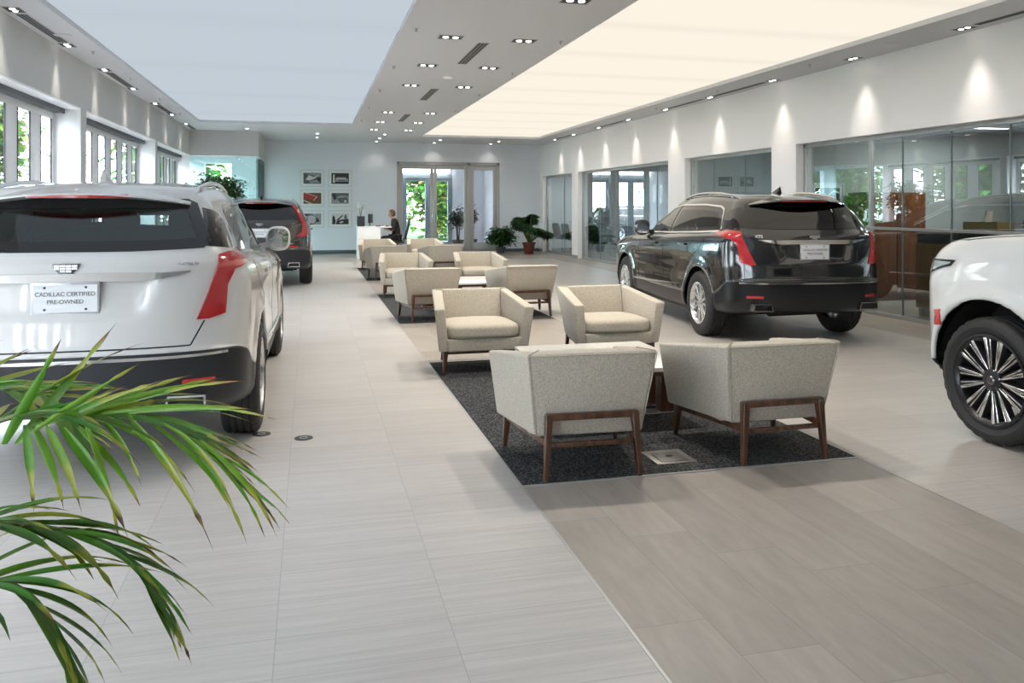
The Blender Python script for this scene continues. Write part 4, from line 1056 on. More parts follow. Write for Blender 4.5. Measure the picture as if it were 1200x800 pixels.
ESC = dict(
    levels=esc_levels(), subs=[3, 4, 3, 5, 7, 6, 5, 5, 4, 4, 7, 7, 4, 3, 5, 5], clad=3, yr0=-1.36, yf0=3.97, wb=3.07, hw=1.03, zbelt=1.36, cowl=2.75,
    arch=[(0, .42, .49), (3.07, .42, .49)], track=1.76, R=.40, tw=.275, rim=.285, style='pairs7', flare=.035, waist=.80,
    side_glass=[[(2.20, 1.40), (1.25, 1.41), (1.22, 1.74), (1.60, 1.72), (1.90, 1.60)], [(1.18, 1.41), (.15, 1.415), (.15, 1.75), (1.15, 1.75)], [(.10, 1.42), (-.85, 1.43), (-.70, 1.74), (.10, 1.75)]],
    rear_glass=[(-.72, 1.42), (.72, 1.42), (.66, 1.76), (-.66, 1.76)], windshield=[(-.80, 1.37), (.80, 1.37), (.68, 1.74), (-.68, 1.74)],
    chrome_side=[([(2.28, 1.385), (1.2, 1.39), (-.95, 1.41), (-.75, 1.77), (1.2, 1.775), (1.65, 1.745), (1.95, 1.62)], .02)],
    side_trim=[([(.62, .60), (2.45, .58)], .03)], rear_trim=[([(-.6, 1.30), (.6, 1.30)], .03)],
    seams_side=[[(2.42, .55), (2.45, 1.1), (2.40, 1.36)], [(1.20, .55), (1.20, 1.38)], [(.58, .6), (.50, .95), (.12, 1.1), (.12, 1.40)]],
    seams_top=[[(.90, 2.7), (.93, 3.3), (.86, 3.72)]],
    tail=[[tl(-.86, -1.28, .95), tl(-.98, -1.15, .95), tl(-.93, -1.1, 1.45), tl(-.80, -1.1, 1.80), tl(-.74, -1.15, 1.80), tl(-.84, -1.24, 1.4)]],
    head=[[hl(.50, 3.87, 1.075), hl(.80, 3.78, 1.06), hl(.93, 3.62, 1.035), hl(1.00, 3.42, 1.10), hl(.99, 3.38, 1.14), hl(.80, 3.76, 1.13), hl(.50, 3.85, 1.12)]],
    marker=[[(3.45, .70), (3.52, .69), (3.56, .79), (3.47, .80)]],
    grille=[(-.48, 1.13), (.48, 1.13), (.42, .60), (-.42, .60)],
    handles=[(.40, 1.17), (1.45, 1.16)], mirror=(2.10, 1.38), rails=(-.9, 1.6, .68), fin=-.3)

carW = make_suv('pearl white sport utility vehicle at left, rear towards the camera, behind the palm', 'car', PEARL, XT5, (-1.25, 5.68, 0), R(-.6), rear_tint=True)
carB = make_suv('glossy black sport utility vehicle standing on the right beside the armchairs', 'car', PBLACK, XT5, (5.31, 8.52, 0), R(-5.0), cladm=pm('black_cladding_gloss', (.006, .008, .011), .3, coat=.12, spec=.35), interior=M_SEATL)
carD = make_suv('dark bronze sport utility vehicle parked beyond the white one, near the glass room', 'car', PBROWN, XT4, (-.90, 16.25, 0), R(.5))
carE = make_suv('white sport utility vehicle cut off by the right edge, front wheel in view', 'car', PWHITE, ESC, (5.16, 1.15, 0), 0, plate=None)

# ------------------------------------------------------------------ armchairs and low tables
def fabric(name, c1, c2):
    m, n, l = nt(name); p = n['Principled BSDF']; p.inputs['Roughness'].default_value = .9; p.inputs['Specular IOR Level'].default_value = .15; p.inputs['Sheen Weight'].default_value = .15
    tc = n.new('ShaderNodeTexCoord'); mp = n.new('ShaderNodeMapping'); mp.inputs['Scale'].default_value = (260, 260, 110); l.new(tc.outputs['Object'], mp.inputs['Vector'])
    z = n.new('ShaderNodeTexNoise'); z.inputs['Scale'].default_value = 1; z.inputs['Detail'].default_value = 2; l.new(mp.outputs[0], z.inputs['Vector'])
    z2 = n.new('ShaderNodeTexNoise'); z2.inputs['Scale'].default_value = 110; z2.inputs['Detail'].default_value = 4; l.new(tc.outputs['Object'], z2.inputs['Vector'])
    ad = n.new('ShaderNodeMath'); ad.operation = 'ADD'; l.new(z.outputs[0], ad.inputs[0]); l.new(z2.outputs[0], ad.inputs[1])
    cr = n.new('ShaderNodeValToRGB'); e = cr.color_ramp.elements; e[0].position = .34; e[0].color = (*c1, 1); e[1].position = .66; e[1].color = (*c2, 1)
    hf = n.new('ShaderNodeMath'); hf.operation = 'MULTIPLY'; hf.inputs[1].default_value = .5; l.new(ad.outputs[0], hf.inputs[0]); l.new(hf.outputs[0], cr.inputs[0]); l.new(cr.outputs[0], p.inputs['Base Color'])
    b = n.new('ShaderNodeBump'); b.inputs['Strength'].default_value = .35; b.inputs['Distance'].default_value = .002; l.new(z.outputs[0], b.inputs['Height']); l.new(b.outputs[0], p.inputs['Normal'])
    return m
M_FAB = fabric('oatmeal_fabric', (.30, .265, .215), (.52, .475, .40))
def wood(name, c1, c2, sc=(3, 30, 30)):
    m, n, l = nt(name); p = n['Principled BSDF']; p.inputs['Roughness'].default_value = .32; p.inputs['Coat Weight'].default_value = .3
    tc = n.new('ShaderNodeTexCoord'); mp = n.new('ShaderNodeMapping'); mp.inputs['Scale'].default_value = sc; l.new(tc.outputs['Object'], mp.inputs['Vector'])
    z = n.new('ShaderNodeTexNoise'); z.inputs['Scale'].default_value = 1.3; z.inputs['Detail'].default_value = 5; l.new(mp.outputs[0], z.inputs['Vector'])
    cr = n.new('ShaderNodeValToRGB'); e = cr.color_ramp.elements; e[0].position = .35; e[0].color = (*c1, 1); e[1].position = .7; e[1].color = (*c2, 1)
    l.new(z.outputs[0], cr.inputs[0]); l.new(cr.outputs[0], p.inputs['Base Color']); return m
M_WALNUT = wood('walnut', (.035, .014, .007), (.11, .042, .018), (30, 30, 3))
M_TOP = pm('table_top_white', (.80, .79, .76), .18, coat=.3)

def make_chair():
    t = thing('armchair', '', 'armchair')
    # back: tapered slab, wide at the top, leaning back
    def slab(o, i): return [o[0], o[1], i[1], i[0], o[3], o[2], i[2], i[3]]
    def soft(mb, name, bev=.016, lv_=0):
        return mb.build(name, M_FAB, t, bevel=bev, bseg=3)
    b = MB()
    BT, BB = .692, .225
    b.hexa([(-.305, -.30, BB), (.305, -.30, BB), (.30, -.19, BB), (-.30, -.19, BB), (-.366, -.385, BT), (.366, -.385, BT), (.28, -.27, BT + .006), (-.28, -.27, BT + .006)])
    soft(b, 'backrest')
    for s in (-1, 1):
        b = MB()
        q = [(s * .307, -.297, BB), (s * .408, .335, .205), (s * .318, .335, .205), (s * .29, -.19, BB), (s * .369, -.382, BT), (s * .456, .375, .590), (s * .362, .375, .590), (s * .282, -.268, BT)]
        if s < 0: q = [q[1], q[0], q[3], q[2], q[5], q[4], q[7], q[6]]
        b.hexa(q); soft(b, 'armrest')
        # piping down the seam where arm meets back
        p = MB(); p.tube([(s * .303, -.299, BB + .01), (s * .366, -.384, BT - .014), (s * .362, -.378, BT + .0), (s * .284, -.275, BT + .005)], .0035, 6); p.build('piping', M_FAB, t, smooth=60)
    p = MB(); p.tube([(-.362, -.385, BT - .010), (.362, -.385, BT - .010)], .0035, 6); p.build('piping', M_FAB, t, smooth=60)
    b = MB(); b.hexa([(-.32, -.2, .215), (.32, -.2, .215), (.325, .352, .205), (-.325, .352, .205), (-.335, -.2, .315), (.335, -.2, .315), (.340, .362, .315), (-.340, .362, .315)]); soft(b, 'seat_base', .01)
    b = MB(); n = 10; vs = []
    # plump cushion
    st = len(b.v); roundbox(b, 0, 0, 0, .325, .30, .068, 6, 40, 16)
    for i in range(st, len(b.v)):
        x, y, z = b.v[i]; z += (.018 * (1 - (x / .33)**2) * (1 - (y / .30)**2) if z > 0 else 0); b.v[i] = (x * (1.0 + .03 * y / .3), y + .085, z + .376)
    b.build('seat_cushion', M_FAB, t, smooth='all')
    # walnut frame
    for s in (-1, 1):
        b = MB(); b.bar((s * .245, -.352, .355), (s * .268, -.375, .003), .040, .050, .026, .030, up=(0, 1, 0)); b.build('leg', M_WALNUT, t, bevel=.004)
        b = MB(); b.bar((s * .345, .300, .205), (s * .360, .315, .003), .046, .046, .024, .026, up=(0, 1, 0)); b.build('leg', M_WALNUT, t, bevel=.004)
        b = MB(); b.bar((s * .252, -.355, .205), (s * .350, .318, .185), .024, .036, .024, .030); b.build('side_rail', M_WALNUT, t, bevel=.003)
    b = MB(); b.bar((-.262, -.356, .345), (.262, -.356, .345), .040, .034); b.build('back_rail', M_WALNUT, t, bevel=.004)
    b = MB(); b.bar((-.25, -.352, .192), (.25, -.352, .192), .024, .026); b.build('stretcher', M_WALNUT, t, bevel=.003)
    b = MB(); b.bar((-.35, .305, .192), (.35, .305, .192), .024, .026); b.build('stretcher', M_WALNUT, t, bevel=.003)
    return t
ch0 = make_chair(); first = True
CH = [
    (1.52, 4.555, R(-2.5), 'oatmeal tub armchair nearest the camera, back turned, left of the floor box'),
    (2.685, 4.565, R(.5), 'oatmeal tub armchair with its back turned, on the right front beside the floor box'),
    (1.51, 7.39, PI, 'oatmeal tub armchair facing the camera on the back left of the near carpet'),
    (2.78, 7.39, PI + R(2), 'oatmeal tub armchair facing the camera on the back right, nearest the black car'),
    (1.53, 10.68, 0, 'oatmeal armchair with its back turned, front left of the middle carpet'),
    (2.87, 10.85, R(4), 'oatmeal armchair with its back turned, front right of the middle carpet'),
    (1.53, 13.62, PI, 'oatmeal armchair facing the camera, back left of the middle carpet'),
    (2.80, 13.62, PI, 'oatmeal armchair facing the camera, back right of the middle carpet'),
    (1.54, 16.74, 0, 'oatmeal armchair with its back turned, front left of the farthest carpet'),
    (2.67, 16.74, R(3), 'oatmeal armchair with its back turned, front right of the farthest carpet'),
    (1.55, 19.62, PI, 'oatmeal armchair facing the camera, back left of the farthest carpet, before the desk'),
    (2.69, 19.62, PI, 'oatmeal armchair facing the camera, back right of the farthest carpet, before the doors')]
for x, y, rz, lab in CH:
    if first: ch0.location = (x, y, .0075); ch0.rotation_euler = (0, 0, rz); ch0['label'] = lab; ch0['group'] = 'armchairs along the carpets'; first = False
    else: dup(ch0, (x, y, .0075), rz, lab, 'armchairs along the carpets')
def make_table(label):
    t = thing('coffee_table', label, 'table', (0, 0, 0), 0, 'low square tables between the armchairs')
    b = MB(); b.box(-.52, .52, -.52, .52, .375, .405); b.build('table_top', M_TOP, t, bevel=.003)
    b = MB(); b.box(-.50, .50, -.50, .50, .345, .375); b.build('apron', M_WALNUT, t, bevel=.002)
    for sx in (-1, 1):
        for sy in (-1, 1):
            b = MB(); b.box(sx * .45 - .05, sx * .45 + .05, sy * .11 - .05, sy * .11 + .05, .008, .345); l_ = b.build('leg', M_WALNUT, t, bevel=.003); b = MB(); b.box(sx * .40 - .12, sx * .40 + .12, sy * .11 - .06, sy * .11 + .06, 0, .008); b.build('foot_plate', M_ALU, l_)
    b = MB(); b.box(-.44, .44, -.012, .012, .05, .085); b.build('stretcher', M_WALNUT, t)
    return t
tb0 = make_table('low square white-topped table between the four nearest armchairs'); tb0.location = (2.06, 5.56, .0075)
dup(tb0, (2.12, 11.80, .0075), 0, 'low square white-topped table between the middle group of armchairs')
dup(tb0, (2.12, 17.85, .0075), 0, 'low square white-topped table between the farthest group of armchairs')

# ------------------------------------------------------------------ plants
def lerp(a, b, t): return tuple(a[i] + (b[i] - a[i]) * t for i in range(len(a)))
def blade(mb, tone, p0, d, L, w, droop, green, tip=0.0, curl=0, seg=9, fold=.25, side=None, twist=0.0):
    """a long narrow leaf: starts at p0 along d, bends down under its weight"""
    d = Vector(d).normalized(); p = Vector(p0); step = L / seg
    sd = Vector(side) if side is not None else d.cross(Vector((0, 0, 1)))
    if sd.length < .05: sd = Vector((1, 0, 0))
    sd.normalize(); st = len(mb.v)
    for i in range(seg + 1):
        u = i / seg; ww = w * (math.sin(PI * min(u * 1.15 + .12, 1)) ** .7 if u < .75 else (1 - u) / .25 * .62 + .03)
        up = sd.cross(d).normalized()
        if up.z < 0: up = -up
        if u > 1 - tip * .6: c = (.10, .035, .012) if (u > .93 or random.random() < .6) else (.30, .16, .04)
        elif u > 1 - tip * 1.6: c = (.33, .36, .045)
        else: c = green
        ws = ww * (.35 if u > 1 - tip * .45 else 1)
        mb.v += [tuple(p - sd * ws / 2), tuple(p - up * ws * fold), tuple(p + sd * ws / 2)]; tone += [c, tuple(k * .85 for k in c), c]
        d = (d + Vector((0, 0, -1)) * droop * (u + .15) / seg * 2).normalized(); p = p + d * step
        if curl: d = (d + up * curl / seg).normalized()
    for i in range(seg):
        a = st + i * 3
        mb.f += [(a, a + 1, a + 4, a + 3), (a + 1, a + 2, a + 5, a + 4)]; mb.m += [0, 0]
M_LEAF = vcol('leaf', .38, .45, .25)
M_LEAFD = vcol('leaf_waxy', .3, .5, .12)
M_STEM = pm('stem_green', (.12, .16, .035), .5)
M_BARK = pm('bark', (.09, .06, .04), .85, bump=.6, bscale=60)

def frond(parent, path, r0, L, n, green, droop=.9, w=.020, spread=50, tipr=.3, start=.15, sides=(1, -1), lift=.1):
    """one palm frond: a rachis (>4 points) with paired leaflets"""
    P = [Vector(p) for p in path]; N = 40
    A = np.array([tuple(p) for p in P]); ts = np.linspace(0, len(P) - 1, N + 1); C = pchip(np.arange(len(P)), A, ts)
    pts = [Vector(c) for c in C]
    b = MB(); b.tube(pts, [r0 * (1 - .85 * k / N) for k in range(N + 1)], 6); rc = b.build('rachis', M_STEM, parent, smooth=60)
    mb = MB(); tone = []
    for k in range(n):
        u = start + (1 - start) * (k + .5) / n; i = min(int(u * N), N - 1); p = pts[i]; tg = (pts[i + 1] - pts[i]).normalized()
        sdv = tg.cross(Vector((0, 0, 1)))
        if sdv.length < .3: sdv = tg.cross(Vector((.6, .8, 0)))
        sdv.normalize(); upv = sdv.cross(tg).normalized()
        for s in sides:
            ang = R(spread * (1 - .55 * u) + random.uniform(-7, 7))
            d = tg * math.cos(ang) + sdv * s * math.sin(ang) + upv * (lift + random.uniform(-.08, .12))
            Lk = L * (.55 + .75 * math.sin(PI * min(u * .85 + .1, 1))) * random.uniform(.82, 1.12)
            g = lerp(green, (.10, .20, .02), random.random() * .5); g = tuple(c * random.uniform(.75, 1.3) for c in g)
            tp = random.uniform(0, tipr) + (.12 if random.random() < .3 else 0)
            blade(mb, tone, p, d, Lk, w * random.uniform(.75, 1.15), droop * random.uniform(.6, 1.35), g, tp, seg=11)
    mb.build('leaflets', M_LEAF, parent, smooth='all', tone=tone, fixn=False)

palm = thing('potted_palm', 'green palm with brown-tipped arching fronds in the near left corner', 'plant', (-1.62, 2.05, 0))
PO = Vector((-1.62, 2.05, 0))
def rel(v): return v - PO
b = MB(); b.lathe([(0, .0), (.17, 0), (.19, .03), (.24, .44), (.255, .46), (.255, .50), (.232, .50), (.225, .46), (.0, .45)], 36); b.build('pot', pm('pot_dark', (.05, .05, .05), .4, coat=.3), palm, smooth=40)
b = MB(); b.lathe([(0, .475), (.12, .472), (.228, .465)], 24); b.build('soil', pm('soil', (.03, .02, .012), .95, bump=1, bscale=60), palm)
random.seed(11)
root = Vector((0, 0, .46))
def arc(*pts): return [root + Vector((random.uniform(-.05, .05), random.uniform(-.05, .05), 0))] + [rel(p) for p in pts]
G1 = (.075, .25, .012)
frond(palm, arc(at(-160, 700, 1.85), at(-70, 540, 1.82), at(30, 486, 1.80), at(130, 484, 1.82), at(215, 505, 1.86), at(285, 570, 1.9)), .010, .26, 12, G1, .42, .026, 40, .42, .42)
# the big leaflets of the nearest frond, one by one: where each springs from the stalk and where its tip reaches
mb = MB(); tone = []
for k, (bu, bv, tu, tv, w, dr) in enumerate((
    (5, 520, 72, 397, .028, .02), (20, 520, 137, 378, .029, .02), (40, 505, 168, 424, .025, .05), (50, 498, 198, 446, .022, .08), (70, 492, 226, 440, .024, .08), (85, 488, 262, 446, .020, .15),
    (100, 486, 292, 452, .016, .2), (120, 484, 300, 486, .015, .2), (60, 488, 205, 470, .028, .08), (30, 500, 150, 452, .030, .05), (150, 484, 322, 500, .012, .3),
    (30, 498, 38, 596, .022, .5), (40, 500, 70, 600, .025, .5), (56, 500, 90, 600, .024, .5), (72, 500, 143, 634, .032, .45), (92, 500, 155, 596, .024, .5), (100, 495, 133, 642, .016, .6),
    (120, 490, 160, 574, .018, .6), (150, 486, 238, 648, .022, .5), (110, 488, 200, 548, .014, .4), (170, 490, 250, 606, .018, .7), (190, 495, 262, 612, .017, .8), (205, 500, 272, 642, .018, .7),
    (220, 508, 292, 640, .017, .7), (235, 515, 306, 634, .016, .7), (250, 530, 336, 604, .014, .4), (130, 486, 215, 585, .016, .6), (210, 505, 300, 610, .012, .6), (170, 488, 262, 528, .020, .4))):
    t0 = 1.80 + .05 * math.sin(k * 2.3); t1 = t0 + .12 * math.sin(k * 1.7) - (.05 if tv < 480 else 0)
    p0, p1 = rel(at(bu, bv, t0)), rel(at(tu, tv, t1)); d = p1 - p0; L = d.length; d.z += L * dr * .62
    g = lerp((.085, .27, .012), (.20, .36, .03), (k * .37) % 1 * .8)
    blade(mb, tone, p0, d, L * (1 + .08 * dr), w, dr, g, .12 + .25 * ((k * .61) % 1), seg=14, side=Vector((_c * .5, -_s * .5, .86)) if abs(tv - bv) < 60 else Vector((_c, -_s, 0)))
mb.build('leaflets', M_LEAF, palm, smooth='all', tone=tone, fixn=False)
frond(palm, arc(at(-170, 760, 1.62), at(-110, 650, 1.58), at(-10, 612, 1.55), at(80, 622, 1.56), at(150, 655, 1.58), at(188, 715, 1.6)), .009, .21, 15, (.05, .18, .012), .7, .024, 26, .35, .34)
frond(palm, arc(at(-150, 790, 1.5), at(-80, 700, 1.46), at(0, 680, 1.45), at(55, 720, 1.45), at(85, 790, 1.46)), .008, .22, 12, (.05, .17, .015), .8, .022, 34, .3, .34)
frond(palm, arc(at(-180, 640, 1.9), at(-120, 500, 1.95), at(-30, 455, 2.0), at(40, 460, 2.0), at(90, 500, 2.0)), .009, .24, 11, (.12, .32, .02), .25, .032, 58, .5, .40)
frond(palm, [root, rel(at(-260, 560, 1.9)), rel(at(-300, 400, 2.0)), rel(at(-360, 330, 2.1)), rel(at(-430, 360, 2.1))], .010, .4, 18, G1, .7, .028, 50, .3, .35)
frond(palm, [root, root + Vector((-.15, -.2, .5)), root + Vector((-.4, -.5, .75)), root + Vector((-.6, -.75, .6))], .010, .4, 18, G1, .7, .028, 50, .3, .35)

def leafy_tree(name, label, loc, h, crown, n, pot=None, green=(.03, .10, .015), Lf=.12, w=.045, stems=3, group=None, mat=None, seedn=1, potr=.2, poth=.35, open_=.3):
    random.seed(seedn); t = thing(name, label, 'plant' if pot is not None else 'tree', loc, 0, group)
    z0 = 0
    if pot is not None:
        b = MB(); b.lathe([(0, 0), (potr * .72, 0), (potr, poth * .9), (potr * 1.08, poth * .9), (potr * 1.08, poth), (potr * .92, poth), (potr * .9, poth * .85), (0, poth * .85)], 28); b.build('pot', pot, t, smooth=40); z0 = poth * .85
    cx, cy, cz, rx, ry, rz_ = crown; st = MB(); tips = []
    for s in range(stems):
        a = 2 * PI * s / stems + .4; p = Vector((.03 * math.cos(a), .03 * math.sin(a), z0)); q = Vector((cx + rx * .35 * math.cos(a), cy + ry * .35 * math.sin(a), cz - rz_ * .3))
        m = p.lerp(q, .5) + Vector((random.uniform(-.05, .05), random.uniform(-.05, .05), 0)) * (q - p).length; st.tube([p, m, q], [h * .010 + .006, h * .007 + .004, h * .004 + .003], 7)
        for k in range(10):
            ph = random.uniform(0, 2 * PI); th = random.uniform(-.6, 1.1); e = Vector((cx + rx * .75 * math.cos(ph) * math.cos(th), cy + ry * .75 * math.sin(ph) * math.cos(th), cz + rz_ * .75 * math.sin(th)))
            s0 = m.lerp(q, random.uniform(.2, 1)); mm = s0.lerp(e, .5) + Vector((0, 0, .04)); st.tube([s0, mm, e], [h * .0035 + .002, h * .0025 + .0015, .002], 5, caps=False); tips += [(s0, mm, e)]
    st.build('trunk', M_BARK, t, smooth=60)
    mb = MB(); tone = []
    for k in range(n):
        s0, mm, e = random.choice(tips); u = random.random() ** .6
        p = (s0.lerp(mm, u * 2) if u < .5 else mm.lerp(e, u * 2 - 1)) + Vector((random.gauss(0, 1) * rx, random.gauss(0, 1) * ry, random.gauss(0, 1) * rz_)) * .16
        ph = random.uniform(0, 2 * PI); d = Vector((math.cos(ph), math.sin(ph), random.uniform(-.5, .5)))
        g = tuple(c * random.uniform(.55, 1.6) for c in green)
        blade(mb, tone, p, d, Lf * random.uniform(.7, 1.25), w * random.uniform(.8, 1.2), .9, g, 0, seg=4)
    mb.build('foliage', mat or M_LEAFD, t, smooth='all', tone=tone, fixn=False)
    return t
M_TERRA = pm('pot_oxblood', (.16, .028, .018), .25, coat=.6)
M_POTG = pm('pot_grey', (.08, .085, .09), .4)
leafy_tree('potted_ficus', 'leafy green potted tree before the glass room, rising behind the white car', (-2.25, 20.6, 0), 2.4, (.02, 0, 1.85, .72, .7, .62), 2300, M_POTG, (.035, .095, .018), .15, .05, 4, seedn=3)

def palmate(name, label, loc, pot, n, seedn, r=.7, h=1.1, green=(.025, .085, .02), potr=.2, poth=.36, zc=.0):
    random.seed(seedn); t = thing(name, label, 'plant', loc)
    b = MB(); b.lathe([(0, 0), (potr * .7, 0), (potr * .95, poth * .85), (potr * 1.08, poth * .86), (potr * 1.08, poth), (potr * .95, poth), (potr * .9, poth * .86), (0, poth * .86)], 32); b.build('pot', pot, t, smooth=40)
    st = MB(); mb = MB(); tone = []
    for k in range(n):
        ph = 2.4 * k; el = .18 + .82 * ((k * .618) % 1); rr = r * math.cos(el * 1.35) * random.uniform(.7, 1.1); hh = poth + (h - poth) * math.sin(el * 1.5) * random.uniform(.75, 1.05)
        p0 = Vector((0, 0, poth * .85)); e = Vector((rr * math.cos(ph), rr * math.sin(ph), hh)); m = p0.lerp(e, .5) + Vector((0, 0, .10)); st.tube([p0, m, e], [.007, .005, .004], 5, caps=False)
        out = Vector((math.cos(ph), math.sin(ph), 0)); g = tuple(c * random.uniform(.6, 1.7) for c in green)
        for q in range(9):
            a = ph + R(-150 + 300 * q / 8); d = Vector((math.cos(a), math.sin(a), random.uniform(-.5, .15))) + out * .25
            blade(mb, tone, e, d, .25 * random.uniform(.85, 1.15) * r / .7, .085, .9, g, 0, seg=5)
    st.build('stems', M_STEM, t, smooth=60); mb.build('foliage', M_LEAFD, t, smooth='all', tone=tone, fixn=False); return t
palmate('potted_fatsia', 'broad-leaved green plant in an oxblood pot at the far right corner', (6.70, 24.6, 0), M_TERRA, 95, 5, .64, 1.25, (.022, .075, .02))
leafy_tree('potted_shrub', 'bushy bright green potted shrub left of the oxblood pot at the far wall', (5.92, 25.2, 0), 1.0, (0, 0, .52, .50, .46, .40), 1500, M_POTG, (.035, .13, .028), .17, .065, 4, seedn=6, potr=.16, poth=.2)
leafy_tree('potted_ficus', 'dark slim potted tree inside the vestibule behind the entrance glass', (4.92, 27.3, 0), 1.9, (0, 0, 1.15, .36, .36, .50), 420, M_POTG, (.010, .022, .014), .14, .055, 3, seedn=8)
leafy_tree('potted_ficus', 'small dark potted tree beside the frosted side light in the vestibule', (5.45, 27.6, 0), 1.9, (0, 0, 1.2, .22, .22, .45), 260, M_POTG, (.010, .022, .014), .14, .055, 2, seedn=9)

# ------------------------------------------------------------------ far wall: pictures, desk, person
M_FRAME = pm('picture_frame', (.66, .68, .68), .35, .2)
M_MAT_ = pm('picture_mount', (.78, .80, .80), .6)
INK = [pm('print_black', (.02, .02, .022), .4), pm('print_dark_grey', (.10, .10, .11), .4), pm('print_mid_grey', (.28, .29, .30), .4), pm('print_light', (.62, .62, .62), .4), pm('print_red', (.36, .03, .025), .4), pm('print_brown', (.13, .045, .02), .4), pm('print_cream', (.66, .58, .44), .4)]
def picture(label, x, z, w, h, bg, shapes, y=YF, wall='far', pw=None, group='framed photographs on the far wall'):
    t = thing('framed_picture', label, 'picture', (x, y, z) if wall == 'far' else (y, x, z), 0 if wall == 'far' else R(-90), group)
    b = MB(); f = .035
    for q in ((-w / 2, w / 2, -h / 2, -h / 2 + f), (-w / 2, w / 2, h / 2 - f, h / 2), (-w / 2, -w / 2 + f, -h / 2 + f, h / 2 - f), (w / 2 - f, w / 2, -h / 2 + f, h / 2 - f)): b.box(q[0], q[1], -.035, -.002, q[2], q[3])
    b.build('frame', M_FRAME, t)
    b = MB(); b.box(-w / 2 + f, w / 2 - f, -.022, -.004, -h / 2 + f, h / 2 - f); b.build('mount', M_MAT_, t)
    mg = (pw or .10); x0, x1, z0, z1 = -w / 2 + mg, w / 2 - mg, -h / 2 + mg, h / 2 - mg
    b = MB(); b.box(x0, x1, -.0245, -.0225, z0, z1, bg)
    for k, (c, pl) in enumerate(shapes):
        yy = -.0247 - .0003 * (k + 1); b.add([(x0 + (x1 - x0) * a, yy, z0 + (z1 - z0) * c2) for a, c2 in pl], [tuple(range(len(pl)))], c)
    b.build('print', INK, t)
    return t
pos = {(c, r): ((.07, .92)[c], (2.37, 1.745, 1.10)[r]) for c in (0, 1) for r in (0, 1, 2)}
PW, PH = .74, .54
picture('framed grey photograph of a car wing, top left of the six', *pos[0, 0], PW, PH, 1, [(2, [(.02, .95), (.98, .6), (.98, .98)]), (3, [(.12, .35), (.3, .8), (.55, .62), (.92, .85), (.6, .45), (.35, .3)]), (2, [(.3, .2), (.75, .38), (.95, .1), (.4, .05)]), (0, [(.78, .5), (.95, .55), (.95, .2), (.82, .22)])])
picture('framed dark photograph of a pale vintage car, top right of the six', *pos[1, 0], PW, PH, 0, [(2, [(.22, .45), (.3, .62), (.8, .62), (.95, .42), (.95, .22), (.22, .2)]), (3, [(.3, .5), (.85, .52), (.85, .44), (.3, .42)]), (3, [(.08, .1), (.1, .85), (.18, .9), (.2, .1)]), (1, [(.4, .38), (.8, .38), (.8, .28), (.4, .28)])])
picture('framed photograph of a red car detail on brown, middle left of the six', *pos[0, 1], PW, PH, 5, [(4, [(0, .98), (.35, .86), (.72, .6), (.5, .35), (.3, .45), (0, .5)]), (6, [(.12, .96), (.75, .65), (.55, .32), (.58, .28), (.8, .66), (.15, 1)]), (6, [(0, .36), (.5, .02), (.38, 0), (0, .28)])])
picture('framed grey photograph of a car front with lamps, middle right of the six', *pos[1, 1], PW, PH, 2, [(1, [(.02, .98), (.98, .98), (.98, .7), (.5, .78), (.25, .55), (.02, .7)]), (0, [(.05, .9), (.2, .95), (.3, .5), (.15, .3)]), (1, [(.3, .5), (.9, .62), (.98, .15), (.5, .1)]), (3, [(.72, .3), (.85, .34), (.88, .18), (.74, .15)])])
picture('framed photograph of a dark saloon seen low, bottom left of the six', *pos[0, 2], PW, PH, 2, [(0, [(.0, .98), (.45, .98), (.3, .8), (.05, .8)]), (0, [(.05, .3), (.15, .55), (.35, .7), (.65, .72), (.85, .5), (.9, .25), (.5, .15)]), (3, [(.35, .6), (.62, .62), (.6, .5), (.38, .5)]), (3, [(.25, .35), (.4, .38), (.4, .28), (.26, .26)])])
picture('framed silhouette photograph of figures round an open bonnet, bottom right of the six', *pos[1, 2], PW, PH, 3, [(0, [(.05, .0), (.06, .7), (.14, .85), (.2, .6), (.25, .3), (.22, .0)]), (0, [(.25, .0), (.3, .3), (.6, .45), (.98, .5), (.98, .0)]), (0, [(.25, .35), (.62, .85), (.68, .82), (.4, .35)]), (1, [(.72, .5), (.76, .88), (.84, .9), (.9, .5)]), (3, [(.45, .2), (.65, .3), (.7, .2), (.5, .1)])])

desk = thing('reception_desk', 'plain white greeter desk by the far wall, seated person behind it', 'desk', (1.66, 23.75, 0))
b = MB(); b.box(-.34, .30, -.35, -.31, 0, .88); b.build('front_panel', M_WHITE, desk, bevel=.003)
b = MB(); b.box(-.36, .62, -.36, .40, .88, .915); b.build('desk_top', M_WHITE, desk, bevel=.003)
b = MB(); b.box(-.34, -.30, -.31, .38, 0, .88); b.build('side_panel', M_WHITE, desk, bevel=.003)
b = MB(); b.box(.26, .30, -.31, .38, 0, .88); b.build('side_panel', pm('desk_brown', (.12, .045, .02), .4), desk, bevel=.003)
t = thing('computer_monitor', 'dark computer screen on the greeter desk facing the seated person', 'monitor', (1.70, 23.72, .915), R(70))
b = MB(); b.box(-.20, .20, -.015, .015, .10, .36); b.build('screen_housing', M_BLACKP, t, bevel=.004)
b = MB(); b.box(-.02, .02, .012, .035, .01, .2); b.box(-.10, .10, -.06, .08, 0, .012); b.build('stand', M_BLACKP, t)
t = thing('keyboard', 'dark keyboard lying on the greeter desk', 'keyboard', (1.92, 23.72, .915), R(80)); b = MB(); b.box(-.2, .2, -.06, .06, 0, .016); b.build('case', M_BLACKP, t, bevel=.003); b = MB(); b.box(-.19, .19, -.05, .05, .016, .021); b.build('keys', M_SEAM, t)
t = thing('orchid_vase', 'square dark vase with pale orchid stems at the left end of the desk', 'vase', (1.42, 23.68, .915))
